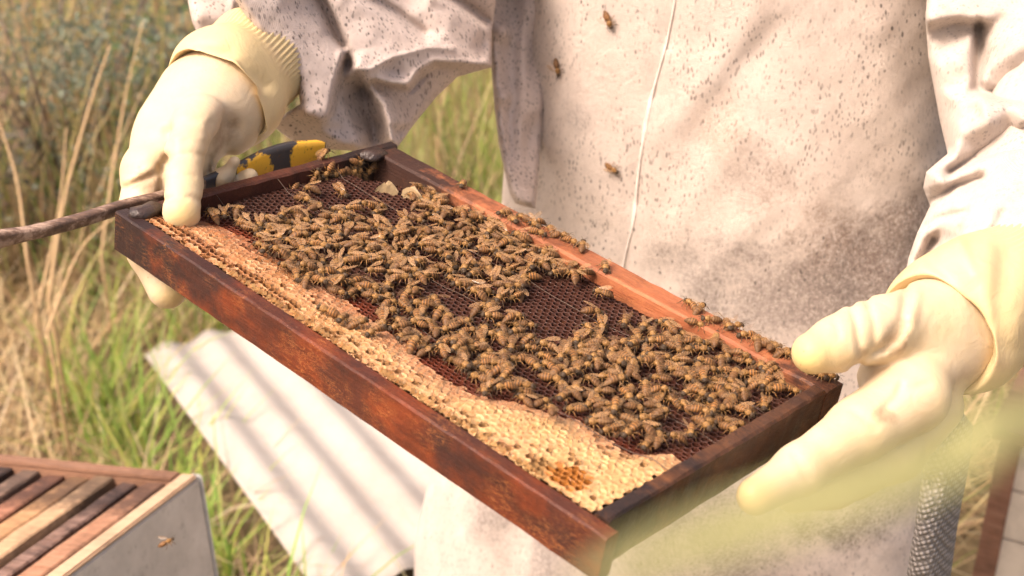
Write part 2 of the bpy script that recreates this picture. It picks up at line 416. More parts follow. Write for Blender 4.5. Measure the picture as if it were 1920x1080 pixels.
def make_comb():
    pitch = 0.0053; R = pitch / math.sqrt(3)
    V = []; Fc = []; Cc = []
    lerp = lambda a, b, t: tuple(x + (y - x) * t for x, y in zip(a, b))
    row = 0; v = 0.0135
    while v < 0.2395:
        u = 0.0115 + (row % 2) * pitch / 2
        while u < 0.4335:
            cvv = cap_v(u); d = v - cvv + (vnoise(u, v, 60) - 0.5) * 0.012
            if (u < 0.075 and v > 0.205 + (u - 0.02) * 0.35 + vnoise(u, v, 70) * 0.01) or (v > 0.231 and 0.22 < u < 0.34 and vnoise(u, v, 50) > 0.4):
                u += pitch; continue
            capped = d < 0; r1 = hsh(u, v); r2 = hsh(u, v, 3)
            f = min(max(-d / 0.035, 0), 1)            # 0 at the brood edge, 1 by the rail
            pale = min(max((u - 0.10) / 0.26, 0), 1)
            openh = False
            if capped:
                if 0.0168 < v < 0.0258 and u < 0.175 and r1 < 0.9: openh = True
                elif v < 0.026 and r1 < 0.30: openh = True
                elif r1 < 0.05: openh = True
                elif math.hypot(u - AMB[0], v - AMB[1]) < 0.011 or math.hypot(u - HOLE[0], v - HOLE[1]) < 0.008: openh = True
                elif math.hypot(u - RG2[0], v - RG2[1]) < 0.012 and r1 < 0.4: openh = True
            cream = lerp((0.36, 0.165, 0.06), (0.54, 0.345, 0.15), pale)
            red = lerp((0.27, 0.085, 0.035), (0.42, 0.22, 0.12), pale)
            wax = lerp(red, cream, min(1, f * 1.35))
            wax = lerp(wax, (0.50, 0.24, 0.13), 0.75 * vnoise(u, v, 36) * vnoise(u + 5, v, 90)); wax = tuple(x * (0.84 + 0.24 * r2) for x in wax)
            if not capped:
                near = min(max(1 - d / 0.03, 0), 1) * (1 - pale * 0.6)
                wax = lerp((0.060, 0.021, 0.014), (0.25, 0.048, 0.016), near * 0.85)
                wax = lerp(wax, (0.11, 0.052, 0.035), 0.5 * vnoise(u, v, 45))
            if capped and math.hypot(u - AMB[0], v - AMB[1]) < 0.013: wax = (0.42, 0.17, 0.035)
            cor = [(u + R * math.cos(math.radians(60 * k + 30)), v + R * math.sin(math.radians(60 * k + 30))) for k in range(6)]
            cor = [(a + (vnoise(a + 1.3, b, 170) - 0.5) * WOB, b + (vnoise(a + 7.1, b + 2, 170) - 0.5) * WOB) for a, b in cor] if capped or d < 0.006 else cor
            cor = [(min(max(a, 0.0100), 0.4345), min(max(b, 0.0105), 0.2395)) for a, b in cor]
            hh = [comb_h(round(a, 4), round(b, 4)) + (hsh(round(a, 4), round(b, 4)) - 0.5) * (0.0009 if capped else 0.0006) for a, b in cor]
            hc = sum(hh) / 6; n0 = len(V)
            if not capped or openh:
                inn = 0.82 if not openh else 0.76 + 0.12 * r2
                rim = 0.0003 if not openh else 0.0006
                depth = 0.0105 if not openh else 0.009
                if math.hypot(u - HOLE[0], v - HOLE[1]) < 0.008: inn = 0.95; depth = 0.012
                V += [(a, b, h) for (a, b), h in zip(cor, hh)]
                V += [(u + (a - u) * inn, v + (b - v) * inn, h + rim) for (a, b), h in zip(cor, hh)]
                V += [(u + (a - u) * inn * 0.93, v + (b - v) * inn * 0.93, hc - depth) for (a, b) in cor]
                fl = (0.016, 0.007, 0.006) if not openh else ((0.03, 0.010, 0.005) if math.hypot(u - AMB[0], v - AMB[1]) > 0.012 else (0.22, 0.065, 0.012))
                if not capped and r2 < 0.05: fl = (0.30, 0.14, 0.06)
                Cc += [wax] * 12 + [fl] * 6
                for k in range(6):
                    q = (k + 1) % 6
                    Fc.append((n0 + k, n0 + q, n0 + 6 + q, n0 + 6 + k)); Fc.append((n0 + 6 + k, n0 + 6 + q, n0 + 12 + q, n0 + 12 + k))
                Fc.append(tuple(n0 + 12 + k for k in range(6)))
            else:
                V += [(a, b, h + 0.0005) for (a, b), h in zip(cor, hh)]
                sink = -0.0006 + 0.0016 * hsh(u, v, 31)
                for k in range(6):
                    a, b = cor[k]; s = 0.52 + 0.26 * hsh(u, v, 10 + k)
                    V.append((u + (a - u) * s, v + (b - v) * s, hc - sink * 0.45 + (hsh(u, v, 20 + k) - 0.5) * 0.0016))
                V.append((u + (r1 - 0.5) * 0.0012, v + (r2 - 0.5) * 0.0012, hc - sink + (0.0016 if r1 > 0.86 else 0)))
                rimc = lerp(wax, (0.86, 0.66, 0.38), 0.40 * vnoise(u + 2, v, 120))
                Cc += [rimc] * 6 + [wax] * 6 + [lerp(wax, (0.40, 0.16, 0.045), 0.25 + 0.45 * r2)]
                for k in range(6):
                    q = (k + 1) % 6
                    Fc.append((n0 + k, n0 + q, n0 + 6 + q, n0 + 6 + k)); Fc.append((n0 + 6 + k, n0 + 6 + q, n0 + 12))
            u += pitch
        v += pitch * math.sqrt(3) / 2; row += 1
    t = NT('beeswax'); c = t.attr()
    c = t.mix(t.math('MULTIPLY', t.ramp(t.noise(420, 4, 0.7, dist=1.0), [(0.4, 0), (0.62, 1)]), 0.45), c, t.mix(1.0, c, (0.50, 0.34, 0.24), 'MULTIPLY'))
    t.set(Base_Color=c, Roughness=t.maprange(t.noise(90, 3), 0.3, 0.7, 0.18, 0.5), Specular_IOR_Level=0.36,
          Normal=t.bump(t.noise(380, 3, 0.6, dist=2.0), 0.7, 0.0012))
    comb = mesh_obj('comb', V, Fc, t.m, frame, smooth=False, col=np.array(Cc, np.float32))
    bmx = bmesh.new(); bmx.from_mesh(comb.data); bmesh.ops.remove_doubles(bmx, verts=bmx.verts[:], dist=0.00012)
    for q in bmx.faces: q.smooth = True
    for q in bmx.edges:
        if len(q.link_faces) == 2 and q.calc_face_angle(0) > 0.9: q.smooth = False
    bmx.to_mesh(comb.data); bmx.free()
    tag(comb, 'honeycomb, pale capped honey near the front rail and dark open cells behind')
    comb['kind'] = 'stuff'
    return t.m
M_WAX = make_comb()
# midrib that closes the comb from below
m = MB(); m.box(0.0098, 0.4348, 0.0114, 0.206, -0.0245, -0.0225)
m.build('comb_midrib', m_simple('dark_wax', (0.06, 0.03, 0.018), 0.6, 0.3, 60), frame)
m = MB(); m.box(0.075, 0.4348, 0.2062, 0.2398, -0.0245, -0.0225)
m.build('comb_midrib', bpy.data.materials['dark_wax'], frame)
# burr comb teeth along the front rail
def burr():
    V = []; Fc = []; R = random.Random(3); u = 0.10
    while u < 0.40:
        if not (0.235 < u < 0.26):
            L = R.uniform(0.0025, 0.0065); w = R.uniform(0.0009, 0.0018); a = R.uniform(-0.5, 0.7); n = len(V)
            z = 0.0010; v0 = 0.0150
            V += [(u - w, v0, z - 0.002), (u + w, v0, z - 0.002), (u + a * L * 0.6, v0 - L, 0.0008), (u, v0, z + 0.0012), (u + a * L * 0.3, v0 - L * 0.5, 0.0024)]
            Fc += [(n, n + 2, n + 4), (n, n + 4, n + 3), (n + 1, n + 3, n + 4), (n + 1, n + 4, n + 2)]
        u += R.uniform(0.0028, 0.0055)
    o = mesh_obj('burr_comb', V, Fc, M_WAX, frame, False, np.tile(np.array([[0.74, 0.47, 0.20]], np.float32), (len(V), 1)))
    o['kind'] = 'stuff'
burr()
# frame wires
M_WIRE = m_simple('dull_steel_wire', (0.13, 0.09, 0.07), 0.4, 0.3, 200, metal=0.6)
for (va, vb) in ((0.078, 0.082), (0.136, 0.139), (0.192, 0.196)):
    m = MB(); pts = []
    for i in range(33):
        u = 0.0105 + (0.424) * i / 32; v = va + (vb - va) * i / 32 + 0.0012 * math.sin(i * 0.9)
        pts.append((u, v, comb_h(u, v) + 0.0010 + 0.0006 * math.sin(i * 1.7)))
    pts[0] = (pts[0][0], pts[0][1], 0.000); m.tube(pts, 0.00026, 5); m.build('wire', M_WIRE, frame, True)
# ragged wax flakes in the far corner
def flake(u, v, rot, wd, hgt):
    n = 7; V = []; R = random.Random(int(u * 1e5))
    for s in (0, 1):
        for i in range(n):
            x = (i / (n - 1) - 0.5) * wd; z = hgt * (0.55 + 0.45 * R.random()) * math.sin(math.pi * (0.12 + 0.76 * i / (n - 1)))
            c, sn = math.cos(rot), math.sin(rot)
            V.append((u + x * c - s * 0.0008 * sn, v + x * sn + s * 0.0008 * c, -0.014))
            V.append((u + x * c - s * 0.0008 * sn + 0.002, v + x * sn + s * 0.0008 * c, -0.010 + z))
    Fc = []
    for s in (0, 1):
        b = s * 2 * n
        for i in range(n - 1):
            q = (b + 2 * i, b + 2 * i + 2, b + 2 * i + 3, b + 2 * i + 1); Fc.append(q if s == 0 else q[::-1])
    for i in range(n - 1): Fc.append((2 * i + 1, 2 * i + 3, 2 * n + 2 * i + 3, 2 * n + 2 * i + 1))
    mesh_obj('wax_flake', V, Fc, m_simple('pale_wax', (0.40, 0.29, 0.16), 0.5, 0.3, 150) if 'pale_wax' not in bpy.data.materials else bpy.data.materials['pale_wax'], frame, False)
for (px, py, rot, wd, hg) in ((722, 360, 0.6, 0.018, 0.012), (770, 372, 0.2, 0.020, 0.016)):
    uv = px_to_frame(px, py, -0.009); flake(uv[0], uv[1], rot, wd, hg)
# lumps of dark propolis at the left corner and chips on the rails
def lump(name, u, v, w, r, mat, seed, sx=1.0, sy=1.0, sz=0.5):
    bm = bmesh.new(); bmesh.ops.create_icosphere(bm, subdivisions=2, radius=1.0); R = random.Random(seed)
    for q in bm.verts:
        k = 1 + R.uniform(-0.22, 0.22); q.co = Vector((u + q.co.x * r * sx * k, v + q.co.y * r * sy * k, w + q.co.z * r * sz * k))
    me = bpy.data.meshes.new(name); bm.to_mesh(me); bm.free(); me.materials.append(mat)
    me.polygons.foreach_set('use_smooth', [True] * len(me.polygons))
    o = bpy.data.objects.new(name, me); COL.objects.link(o); o.parent = frame; return o
M_PROP = m_simple('black_propolis', (0.025, 0.017, 0.016), 0.32, 0.4, 80, (0.09, 0.04, 0.02), 0.5)
uv = px_to_frame(275, 398, 0.0); lump('propolis_lump', uv[0], uv[1], 0.001, 0.011, M_PROP, 1, 0.7, 1.5, 0.45)
uv = px_to_frame(345, 385, 0.0); lump('propolis_lump', uv[0], uv[1], -0.004, 0.008, M_PROP, 2, 0.9, 1.3, 0.5)
uv = px_to_frame(700, 290, 0.0); lump('propolis_lump', uv[0], uv[1], 0.000, 0.009, M_PROP, 5, 1.0, 1.4, 0.5)

# ------------------------------------------------------------------ hive tool
def hive_tool():
    root = empty('hive_tool', P(300, 374, 1.045))
    tag(root, 'rusty hive tool with worn yellow paint gripped under the glove at left', 'hive tool')
    inv = Matrix.Translation(-root.location)
    def strip(name, ctr, hw, th, mat):
        """flat steel strip: centre line points, half widths (along the picture's up), half thickness"""
        pts = [inv @ P(*c) for c in ctr]; V = []; n = len(pts)
        for i in range(n):
            t = (pts[min(i + 1, n - 1)] - pts[max(i - 1, 0)]).normalized()
            up = (Vector((0, -0.25, 1)) - t * t.dot(Vector((0, -0.25, 1)))).normalized(); nr = t.cross(up)
            for a, b in ((-1, -1), (-.6, -1.3), (.6, -1.3), (1, -1), (1, 1), (.6, 1.3), (-.6, 1.3), (-1, 1)): V.append(pts[i] + up * hw[i] * a + nr * th * b)
        Fc = [(i * 8 + j, (i + 1) * 8 + j, (i + 1) * 8 + (j + 1) % 8, i * 8 + (j + 1) % 8) for i in range(n - 1) for j in range(8)]
        Fc += [tuple(range(8)), tuple(reversed(range((n - 1) * 8, n * 8)))]
        return mesh_obj(name, V, Fc, mat, root, True)
    t = NT('rusty_brown_steel')
    c = t.ramp(t.noise(90, 6, 0.75, t.map((0.35, 1, 1))), [(0.3, (0.035, 0.022, 0.018)), (0.48, (0.13, 0.075, 0.05)), (0.6, (0.34, 0.24, 0.18)), (0.75, (0.06, 0.035, 0.025))])
    t.set(Base_Color=c, Roughness=0.55, Normal=t.bump(t.noise(300, 5, 0.7), 0.7, 0.001))
    k = catmull([(-60, 470, 0.955), (0, 448, 0.972), (60, 436, 0.985), (150, 413, 1.005), (230, 388, 1.03), (310, 369, 1.055), (380, 345, 1.083)], 30)
    hw = np.interp(np.arange(30), [0, 4, 9, 16, 29], [0.0075, 0.0062, 0.0045, 0.0044, 0.0046])
    strip('shank', k, hw, 0.0028, t.m)
    t = NT('worn_yellow_paint')
    nz_ = t.maprange(t.noise(60, 5, 0.65), 0.3, 0.7, -0.007, 0.007); rl = lambda *a: tuple(P(*a) - root.location)
    ms = t.maprange(t.math('ADD', t.math('MINIMUM', t.dist(rl(488, 322, 1.115)), t.dist(rl(580, 290, 1.15))), nz_), 0.0175, 0.0155)
    c = t.mix(ms, (0.045, 0.040, 0.042), (0.78, 0.42, 0.035))
    c = t.mix(t.math('MULTIPLY', t.ramp(t.noise(220, 5, 0.7), [(0.58, 0), (0.68, 1)]), 0.8), c, (0.10, 0.05, 0.02))
    t.set(Base_Color=c, Roughness=0.5, Normal=t.bump(t.noise(150, 5, 0.7), 0.5, 0.001))
    k = catmull([(375, 348, 1.084), (430, 328, 1.103), (480, 312, 1.12), (530, 297, 1.138), (575, 290, 1.153), (606, 284, 1.164)], 24)
    hw = np.interp(np.arange(24), [0, 6, 10, 15, 20, 23], [0.0048, 0.008, 0.0125, 0.0135, 0.0115, 0.009])
    strip('blade', k, hw, 0.0020, t.m)
hive_tool()

# ------------------------------------------------------------------ beekeeper
person = empty('person', (0.22, 1.42, 0.0))
tag(person, 'beekeeper in a stained speckled suit and pale rubber gloves, holding the comb frame', 'person')
PINV = Matrix.Translation(-person.location)
def padd(name, V, Fc, mat, parent=None, smooth=True):
    """person's part given in world coordinates"""
    V = np.array(V, float) - np.array(person.location)
    return mesh_obj(name, V, Fc, mat, parent or person, smooth)
PL = np.array(person.location)
st = lambda px, py, d: tuple(np.array(P(px, py, d)) - PL)
M_SLEEVE = m_cloth('speckled_sleeve_cotton', (0.70, 0.595, 0.54), [(st(690, 200, 1.28), 0.05, (0.26, 0.20, 0.18), 0.55)], 1.15)
M_SLEEVE2 = m_cloth('cleaner_sleeve_cotton', (0.66, 0.58, 0.51), [], 0.55)
M_GLOVE = m_glove('pale_latex', [(st(1500, 680, 0.88), 0.035), (st(1400, 935, 0.84), 0.03), (st(342, 410, 0.99), 0.025), (st(330, 570, 1.03), 0.025), (st(1605, 690, 0.88), 0.014)], 0.0, [(st(1668, 775, 0.885), 0.010), (st(1625, 672, 0.89), 0.008), (st(430, 262, 1.10), 0.018), (st(278, 340, 1.06), 0.012), (st(1690, 640, 0.90), 0.012)])

# --- torso: rows of (py, left px, right px)
rows = [(-420, 1040, 1730), (-300, 1000, 1790), (-150, 1000, 1800), (0, 1003, 1795), (150, 982, 1790), (300, 966, 1790), (420, 957, 1785), (560, 925, 1780), (700, 890, 1775), (820, 862, 1770), (920, 832, 1755), (1000, 812, 1735), (1080, 790, 1705), (1250, 780, 1690)]
YC = 1.40; YAW = math.radians(-30)
creases = [  # polyline px, amplitude m (+ outward), width px
    ([(1420, 10), (1360, 100), (1290, 190), (1235, 260)], 0.007, 24), ([(1450, 60), (1380, 150), (1300, 260)], -0.006, 22),
    ([(1390, 250), (1330, 330), (1260, 430), (1230, 480)], 0.006, 20), ([(1440, 380), (1370, 450), (1300, 540)], 0.005, 20),
    ([(1640, 60), (1660, 180), (1720, 320)], 0.008, 36), ([(1560, 200), (1620, 330), (1640, 470)], -0.007, 45),
    ([(1100, 40), (1090, 200), (1110, 380)], 0.005, 50), ([(1040, 60), (1020, 200), (1000, 380)], -0.005, 24), ([(1470, 400), (1540, 470), (1570, 590)], 0.006, 30),
    ([(1170, 100), (1140, 260), (1130, 420)], -0.004, 30),
    ([(930, 940), (900, 1010), (905, 1080)], 0.014, 30), ([(985, 930), (960, 1010), (960, 1080)], -0.016, 26), ([(1040, 1000), (1030, 1080)], 0.010, 30), ([(1250, 940), (1240, 1080)], -0.010, 40), ([(1500, 940), (1520, 1080)], 0.010, 40)]
def seg_dist(px, py, poly):
    best = np.full(px.shape, 1e9)
    for (a, b) in zip(poly[:-1], poly[1:]):
        ax, ay = a; bx, by = b; dx, dy = bx - ax, by - ay
        t = np.clip(((px - ax) * dx + (py - ay) * dy) / (dx * dx + dy * dy), 0, 1)
        best = np.minimum(best, np.hypot(px - ax - t * dx, py - ay - t * dy))
    return best
def sm_noise(U, V, seed, f):
    r = np.random.default_rng(seed); out = np.zeros_like(U)
    for i in range(7):
        a = r.uniform(0, 2 * np.pi); k = f * r.uniform(0.6, 1.6); out += np.sin((U * math.cos(a) + V * math.sin(a)) * k + r.uniform(0, 6.28))
    return out / 7
def make_torso():
    ya = np.array([r[0] for r in rows]); La = np.array([r[1] for r in rows]); Ra = np.array([r[2] for r in rows])
    nr, nt = 170, 220; V = np.zeros((nr, nt, 3)); cosf = math.sqrt(math.cos(YAW) ** 2 + (0.62 * math.sin(YAW)) ** 2)
    for i, py in enumerate(np.linspace(-420, 1250, nr)):
        # world height of this row on the plane y = YC
        q = P(960, py, 1.0) - Vector((0, 0, CAMH)); z = CAMH + q.z * (YC / q.y); dc = YC / q.y
        L = np.interp(py, ya, La); R_ = np.interp(py, ya, Ra)
        xl = (L - 960) / F * (dc + 0.07); xr = (R_ - 960) / F * (dc - 0.10)
        cx = (xl + xr) / 2; a = (xr - xl) / 2 / cosf; b = 0.62 * a
        th = np.linspace(0, 2 * np.pi, nt, endpoint=False)
        ex = np.sign(np.cos(th)) * np.abs(np.cos(th)) ** 0.85 * a; ey = np.sign(np.sin(th)) * np.abs(np.sin(th)) ** 0.85 * b
        V[i, :, 0] = cx + ex * math.cos(YAW) - ey * math.sin(YAW); V[i, :, 1] = YC + ex * math.sin(YAW) + ey * math.cos(YAW); V[i, :, 2] = z
    C = np.stack([V[..., 0].mean(1), V[..., 1].mean(1)], 1)
    N = V[..., :2] - C[:, None, :]; N /= np.linalg.norm(N, axis=-1, keepdims=True)
    px, py, d = proj_np(V.reshape(-1, 3)); px = px.reshape(nr, nt); py = py.reshape(nr, nt)
    disp = 0.0035 * sm_noise(px, py * 0.6, 4, 0.022) + 0.0016 * sm_noise(px + py, py, 9, 0.06)
    for (poly, amp, w) in creases:
        disp += amp * 0.6 * np.exp(-(seg_dist(px, py, poly) / (w * 1.25)) ** 2)
    # zip placket: a shallow step down just right of the piping
    zx = np.interp(py, [-420, 0, 100, 200, 300, 400, 500, 900, 1250], [1290, 1266, 1246, 1218, 1203, 1190, 1172, 1130, 1120])
    s = px - zx; disp += np.where((s > 0) & (s < 70), -0.002 * np.exp(-s / 26), 0) + np.where((s <= 0) & (s > -60), -0.0075 * np.exp(s / 16), 0)
    V[..., 0] += N[..., 0] * disp; V[..., 1] += N[..., 1] * disp
    W = V.reshape(-1, 3)
    Fc = [(i * nt + j, i * nt + (j + 1) % nt, (i + 1) * nt + (j + 1) % nt, (i + 1) * nt + j) for i in range(nr - 1) for j in range(nt)]
    Fc = [q[::-1] for q in Fc]; Fc += [tuple(range(nt))]
    return padd('jacket', W, Fc, None), W, Fc
jacket, TV, TF = make_torso()
T_BVH = BVHTree.FromPolygons([Vector(v) for v in TV], [q for q in TF if len(q) == 4])
def on_torso(px, py):
    o = Vector((0, 0, CAMH)); d = (P(px, py, 1.0) - o).normalized(); return T_BVH.ray_cast(o, d)
def sto(px, py):
    return tuple(np.array(on_torso(px, py)[0]) - PL)
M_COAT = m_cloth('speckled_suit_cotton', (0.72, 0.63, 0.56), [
    (sto(1590, 500), 0.10, (0.17, 0.125, 0.105), 0.95), (sto(1540, 400), 0.06, (0.25, 0.165, 0.115), 0.85), (sto(1680, 430), 0.07, (0.19, 0.13, 0.10), 0.85),  # lower right torso: dirt, with the shade there also put into the colour
    (sto(1440, 570), 0.085, (0.23, 0.185, 0.165), 0.9), (sto(1300, 520), 0.06, (0.27, 0.225, 0.20), 0.8), (sto(1330, 250), 0.05, (0.42, 0.30, 0.22), 0.6),
    (sto(1430, 340), 0.05, (0.33, 0.26, 0.22), 0.6), (sto(1080, 225), 0.018, (0.36, 0.30, 0.27), 0.8), (sto(1230, 470), 0.03, (0.16, 0.12, 0.10), 0.7),
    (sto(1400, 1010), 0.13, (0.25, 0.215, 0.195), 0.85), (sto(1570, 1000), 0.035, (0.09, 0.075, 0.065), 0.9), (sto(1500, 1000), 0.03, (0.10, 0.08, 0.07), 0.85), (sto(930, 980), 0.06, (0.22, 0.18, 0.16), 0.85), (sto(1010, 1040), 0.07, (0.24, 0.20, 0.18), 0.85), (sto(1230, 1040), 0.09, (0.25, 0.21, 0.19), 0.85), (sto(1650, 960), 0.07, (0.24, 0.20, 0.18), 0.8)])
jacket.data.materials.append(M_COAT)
# zip piping: a thin pale strip lying on the placket edge
def piping(knots, thin):
    L = catmull(knots, 60)
    V = []; w = 5.0
    for i, (x, y) in enumerate(L):
        w = 1.6 + (2.6 if i < 24 else 3.8) * math.sin(i / 59 * math.pi) ** 1.2 * (0.7 + 0.3 * math.sin(i * 0.31))
        if thin: w = 1.3
        for dx, lift in ((-w, -0.0012), (-w * 0.5, 0.0008), (w * 0.6, 0.0014), (w, -0.0012)):
            h, n, _, _ = on_torso(x + dx, y)
            if h is None: h = P(x, y, 1.3); n = Vector((0, -1, 0))
            V.append(h + (-P(x, y, 1.0) + Vector((0, 0, CAMH))).normalized() * lift)
    Fc = [(i * 4 + j, i * 4 + j + 1, i * 4 + j + 5, i * 4 + j + 4) for i in range(59) for j in range(3)]
    padd('zip_piping', V, Fc, m_simple('grey_white_piping', (0.66, 0.58, 0.53), 0.8, 0.6, 70, (0.3, 0.25, 0.22)))
piping([(1268, -30), (1262, 20), (1247, 90), (1222, 180), (1208, 250), (1196, 330), (1188, 410), (1170, 490), (1158, 560)], False)

# --- relief sculpting: outlines and fold heights taken from control points, closed behind with its own thickness
def relief(outline, base, ctrl, thick, edge=26, step=7, seed=1, nz=0.0018, curl=0.022, sharp=()):
    O = []
    for (a, b) in zip(outline, outline[1:] + outline[:1]):
        n = max(1, int(math.hypot(b[0] - a[0], b[1] - a[1]) / step))
        O += [(a[0] + (b[0] - a[0]) * i / n, a[1] + (b[1] - a[1]) * i / n) for i in range(n)]
    O = np.array(O); nb = len(O)
    x0, y0 = O.min(0); x1, y1 = O.max(0)
    gx, gy = np.meshgrid(np.arange(x0, x1, step), np.arange(y0, y1, step)); gx = gx + (np.arange(gx.shape[0]) % 2)[:, None] * step / 2
    G = np.stack([gx.ravel(), gy.ravel()], 1)
    ins = np.zeros(len(G), bool); j = nb - 1
    for i in range(nb):
        xi, yi = O[i]; xj, yj = O[j]
        c = ((yi > G[:, 1]) != (yj > G[:, 1])); ins ^= c & (G[:, 0] < (xj - xi) * (G[:, 1] - yi) / (yj - yi + 1e-12) + xi); j = i
    G = G[ins]; dG = seg_dist(G[:, 0], G[:, 1], [tuple(p) for p in O] + [tuple(O[0])]); G = G[dG > step * 0.55]
    pts = np.concatenate([O, G])
    res = delaunay_2d_cdt([Vector(p) for p in pts], [], [list(range(nb))], 1, 1e-4)
    P2 = np.array([(v[0], v[1]) for v in res[0]]); T = [tuple(f) for f in res[2]]
    de = seg_dist(P2[:, 0], P2[:, 1], [tuple(p) for p in O] + [tuple(O[0])])
    K = np.array([(c[0], c[1]) for c in ctrl], float); val = np.array([c[2] for c in ctrl], float)
    phi = lambda r: np.sqrt(r * r + 3.0 ** 2)
    A = phi(np.linalg.norm(K[:, None] - K[None], axis=-1)); n = len(K)
    M_ = np.zeros((n + 1, n + 1)); M_[:n, :n] = A - np.eye(n) * 0.5; M_[:n, n] = 1; M_[n, :n] = 1
    w = np.linalg.solve(M_, np.r_[val, 0])
    D = phi(np.linalg.norm(P2[:, None] - K[None], axis=-1)) @ w[:n] + w[n]
    # planar facets between the fold lines, then a little smoothing
    OV = np.array(outline, float); ov = phi(np.linalg.norm(OV[:, None] - K[None], axis=-1)) @ w[:n] + w[n]
    KP = np.concatenate([K, OV]); KV = np.r_[val, ov]
    tri = delaunay_2d_cdt([Vector(p) for p in KP], [], [], 0, 1e-3)
    tp = np.array([(v[0], v[1]) for v in tri[0]]); tv = np.array([KV[o_[0]] if len(o_) else 0 for o_ in tri[3]])
    DL = D.copy()
    for f_ in tri[2]:
        (ax, ay), (bx, by), (cx, cy) = tp[f_[0]], tp[f_[1]], tp[f_[2]]; det = (by - cy) * (ax - cx) + (cx - bx) * (ay - cy)
        if abs(det) < 1e-9: continue
        l0 = ((by - cy) * (P2[:, 0] - cx) + (cx - bx) * (P2[:, 1] - cy)) / det; l1 = ((cy - ay) * (P2[:, 0] - cx) + (ax - cx) * (P2[:, 1] - cy)) / det; l2 = 1 - l0 - l1
        k_ = (l0 > -1e-6) & (l1 > -1e-6) & (l2 > -1e-6); DL[k_] = l0[k_] * tv[f_[0]] + l1[k_] * tv[f_[1]] + l2[k_] * tv[f_[2]]
    E_ = np.array([(t[a_], t[(a_ + 1) % 3]) for t in T for a_ in range(3)])
    for _ in range(3):
        sm_ = np.zeros(len(P2)); ct_ = np.zeros(len(P2))
        np.add.at(sm_, E_[:, 0], DL[E_[:, 1]]); np.add.at(ct_, E_[:, 0], 1); np.add.at(sm_, E_[:, 1], DL[E_[:, 0]]); np.add.at(ct_, E_[:, 1], 1)
        DL = 0.5 * DL + 0.5 * sm_ / np.maximum(ct_, 1)
    D = 0.85 * DL + 0.15 * D
    for (poly, amp, w_) in sharp: D = D + amp * np.exp(-(seg_dist(P2[:, 0], P2[:, 1], poly) / w_) ** 2)
    tt = np.clip(de / edge, 0, 1); rnd = np.sqrt(np.clip(1 - (1 - tt) ** 2, 0, 1))
    front = np.array([base(x, y) for x, y in P2]) + D + curl * (1 - rnd) + nz * sm_noise(P2[:, 0], P2[:, 1], seed, 0.07) + 0.5 * nz * sm_noise(P2[:, 0], P2[:, 1], seed + 5, 0.16)
    back = front + 0.0005 + thick * np.sqrt(np.clip(1 - (1 - np.clip(de / 90, 0, 1)) ** 2, 0, 1))
    m_ = len(P2)
    V = [P(x, y, d) for (x, y), d in zip(P2, front)] + [P(x, y, d) for (x, y), d in zip(P2, back)]
    isb = de < 1e-3
    Fc = []
    for t in T:
        a, b, c = (P2[i] for i in t)
        if (b[0] - a[0]) * (c[1] - a[1]) - (b[1] - a[1]) * (c[0] - a[0]) > 0: t = t[::-1]
        Fc.append(t); Fc.append(tuple(i + m_ for i in reversed(t)))
    from collections import Counter
    cnt = Counter()
    for t in T:
        for k in range(3): cnt[frozenset((t[k], t[(k + 1) % 3]))] += 1
    for t in T:
        a, b, c = (P2[i] for i in t)
        if (b[0] - a[0]) * (c[1] - a[1]) - (b[1] - a[1]) * (c[0] - a[0]) > 0: t = t[::-1]
        for k in range(3):
            e = (t[k], t[(k + 1) % 3])
            if cnt[frozenset(e)] == 1: Fc.append((e[1], e[0], e[0] + m_, e[1] + m_))
    return [tuple(v) for v in V], Fc
def line(pts, off, n=None):
    """dense control points along a fold line; off may be one value or (start, end)"""
    out = []; o0, o1 = off if hasattr(off, '__len__') else (off, off)
    tot = sum(math.hypot(b[0] - a[0], b[1] - a[1]) for a, b in zip(pts[:-1], pts[1:])); s = 0
    for (a, b) in zip(pts[:-1], pts[1:]):
        L = math.hypot(b[0] - a[0], b[1] - a[1]); k = max(1, int(L / 16))
        for i in range(k):
            t = i / k; out.append((a[0] + (b[0] - a[0]) * t, a[1] + (b[1] - a[1]) * t, o0 + (o1 - o0) * (s + L * t) / tot))
        s += L
    out.append((pts[-1][0], pts[-1][1], o1)); return out

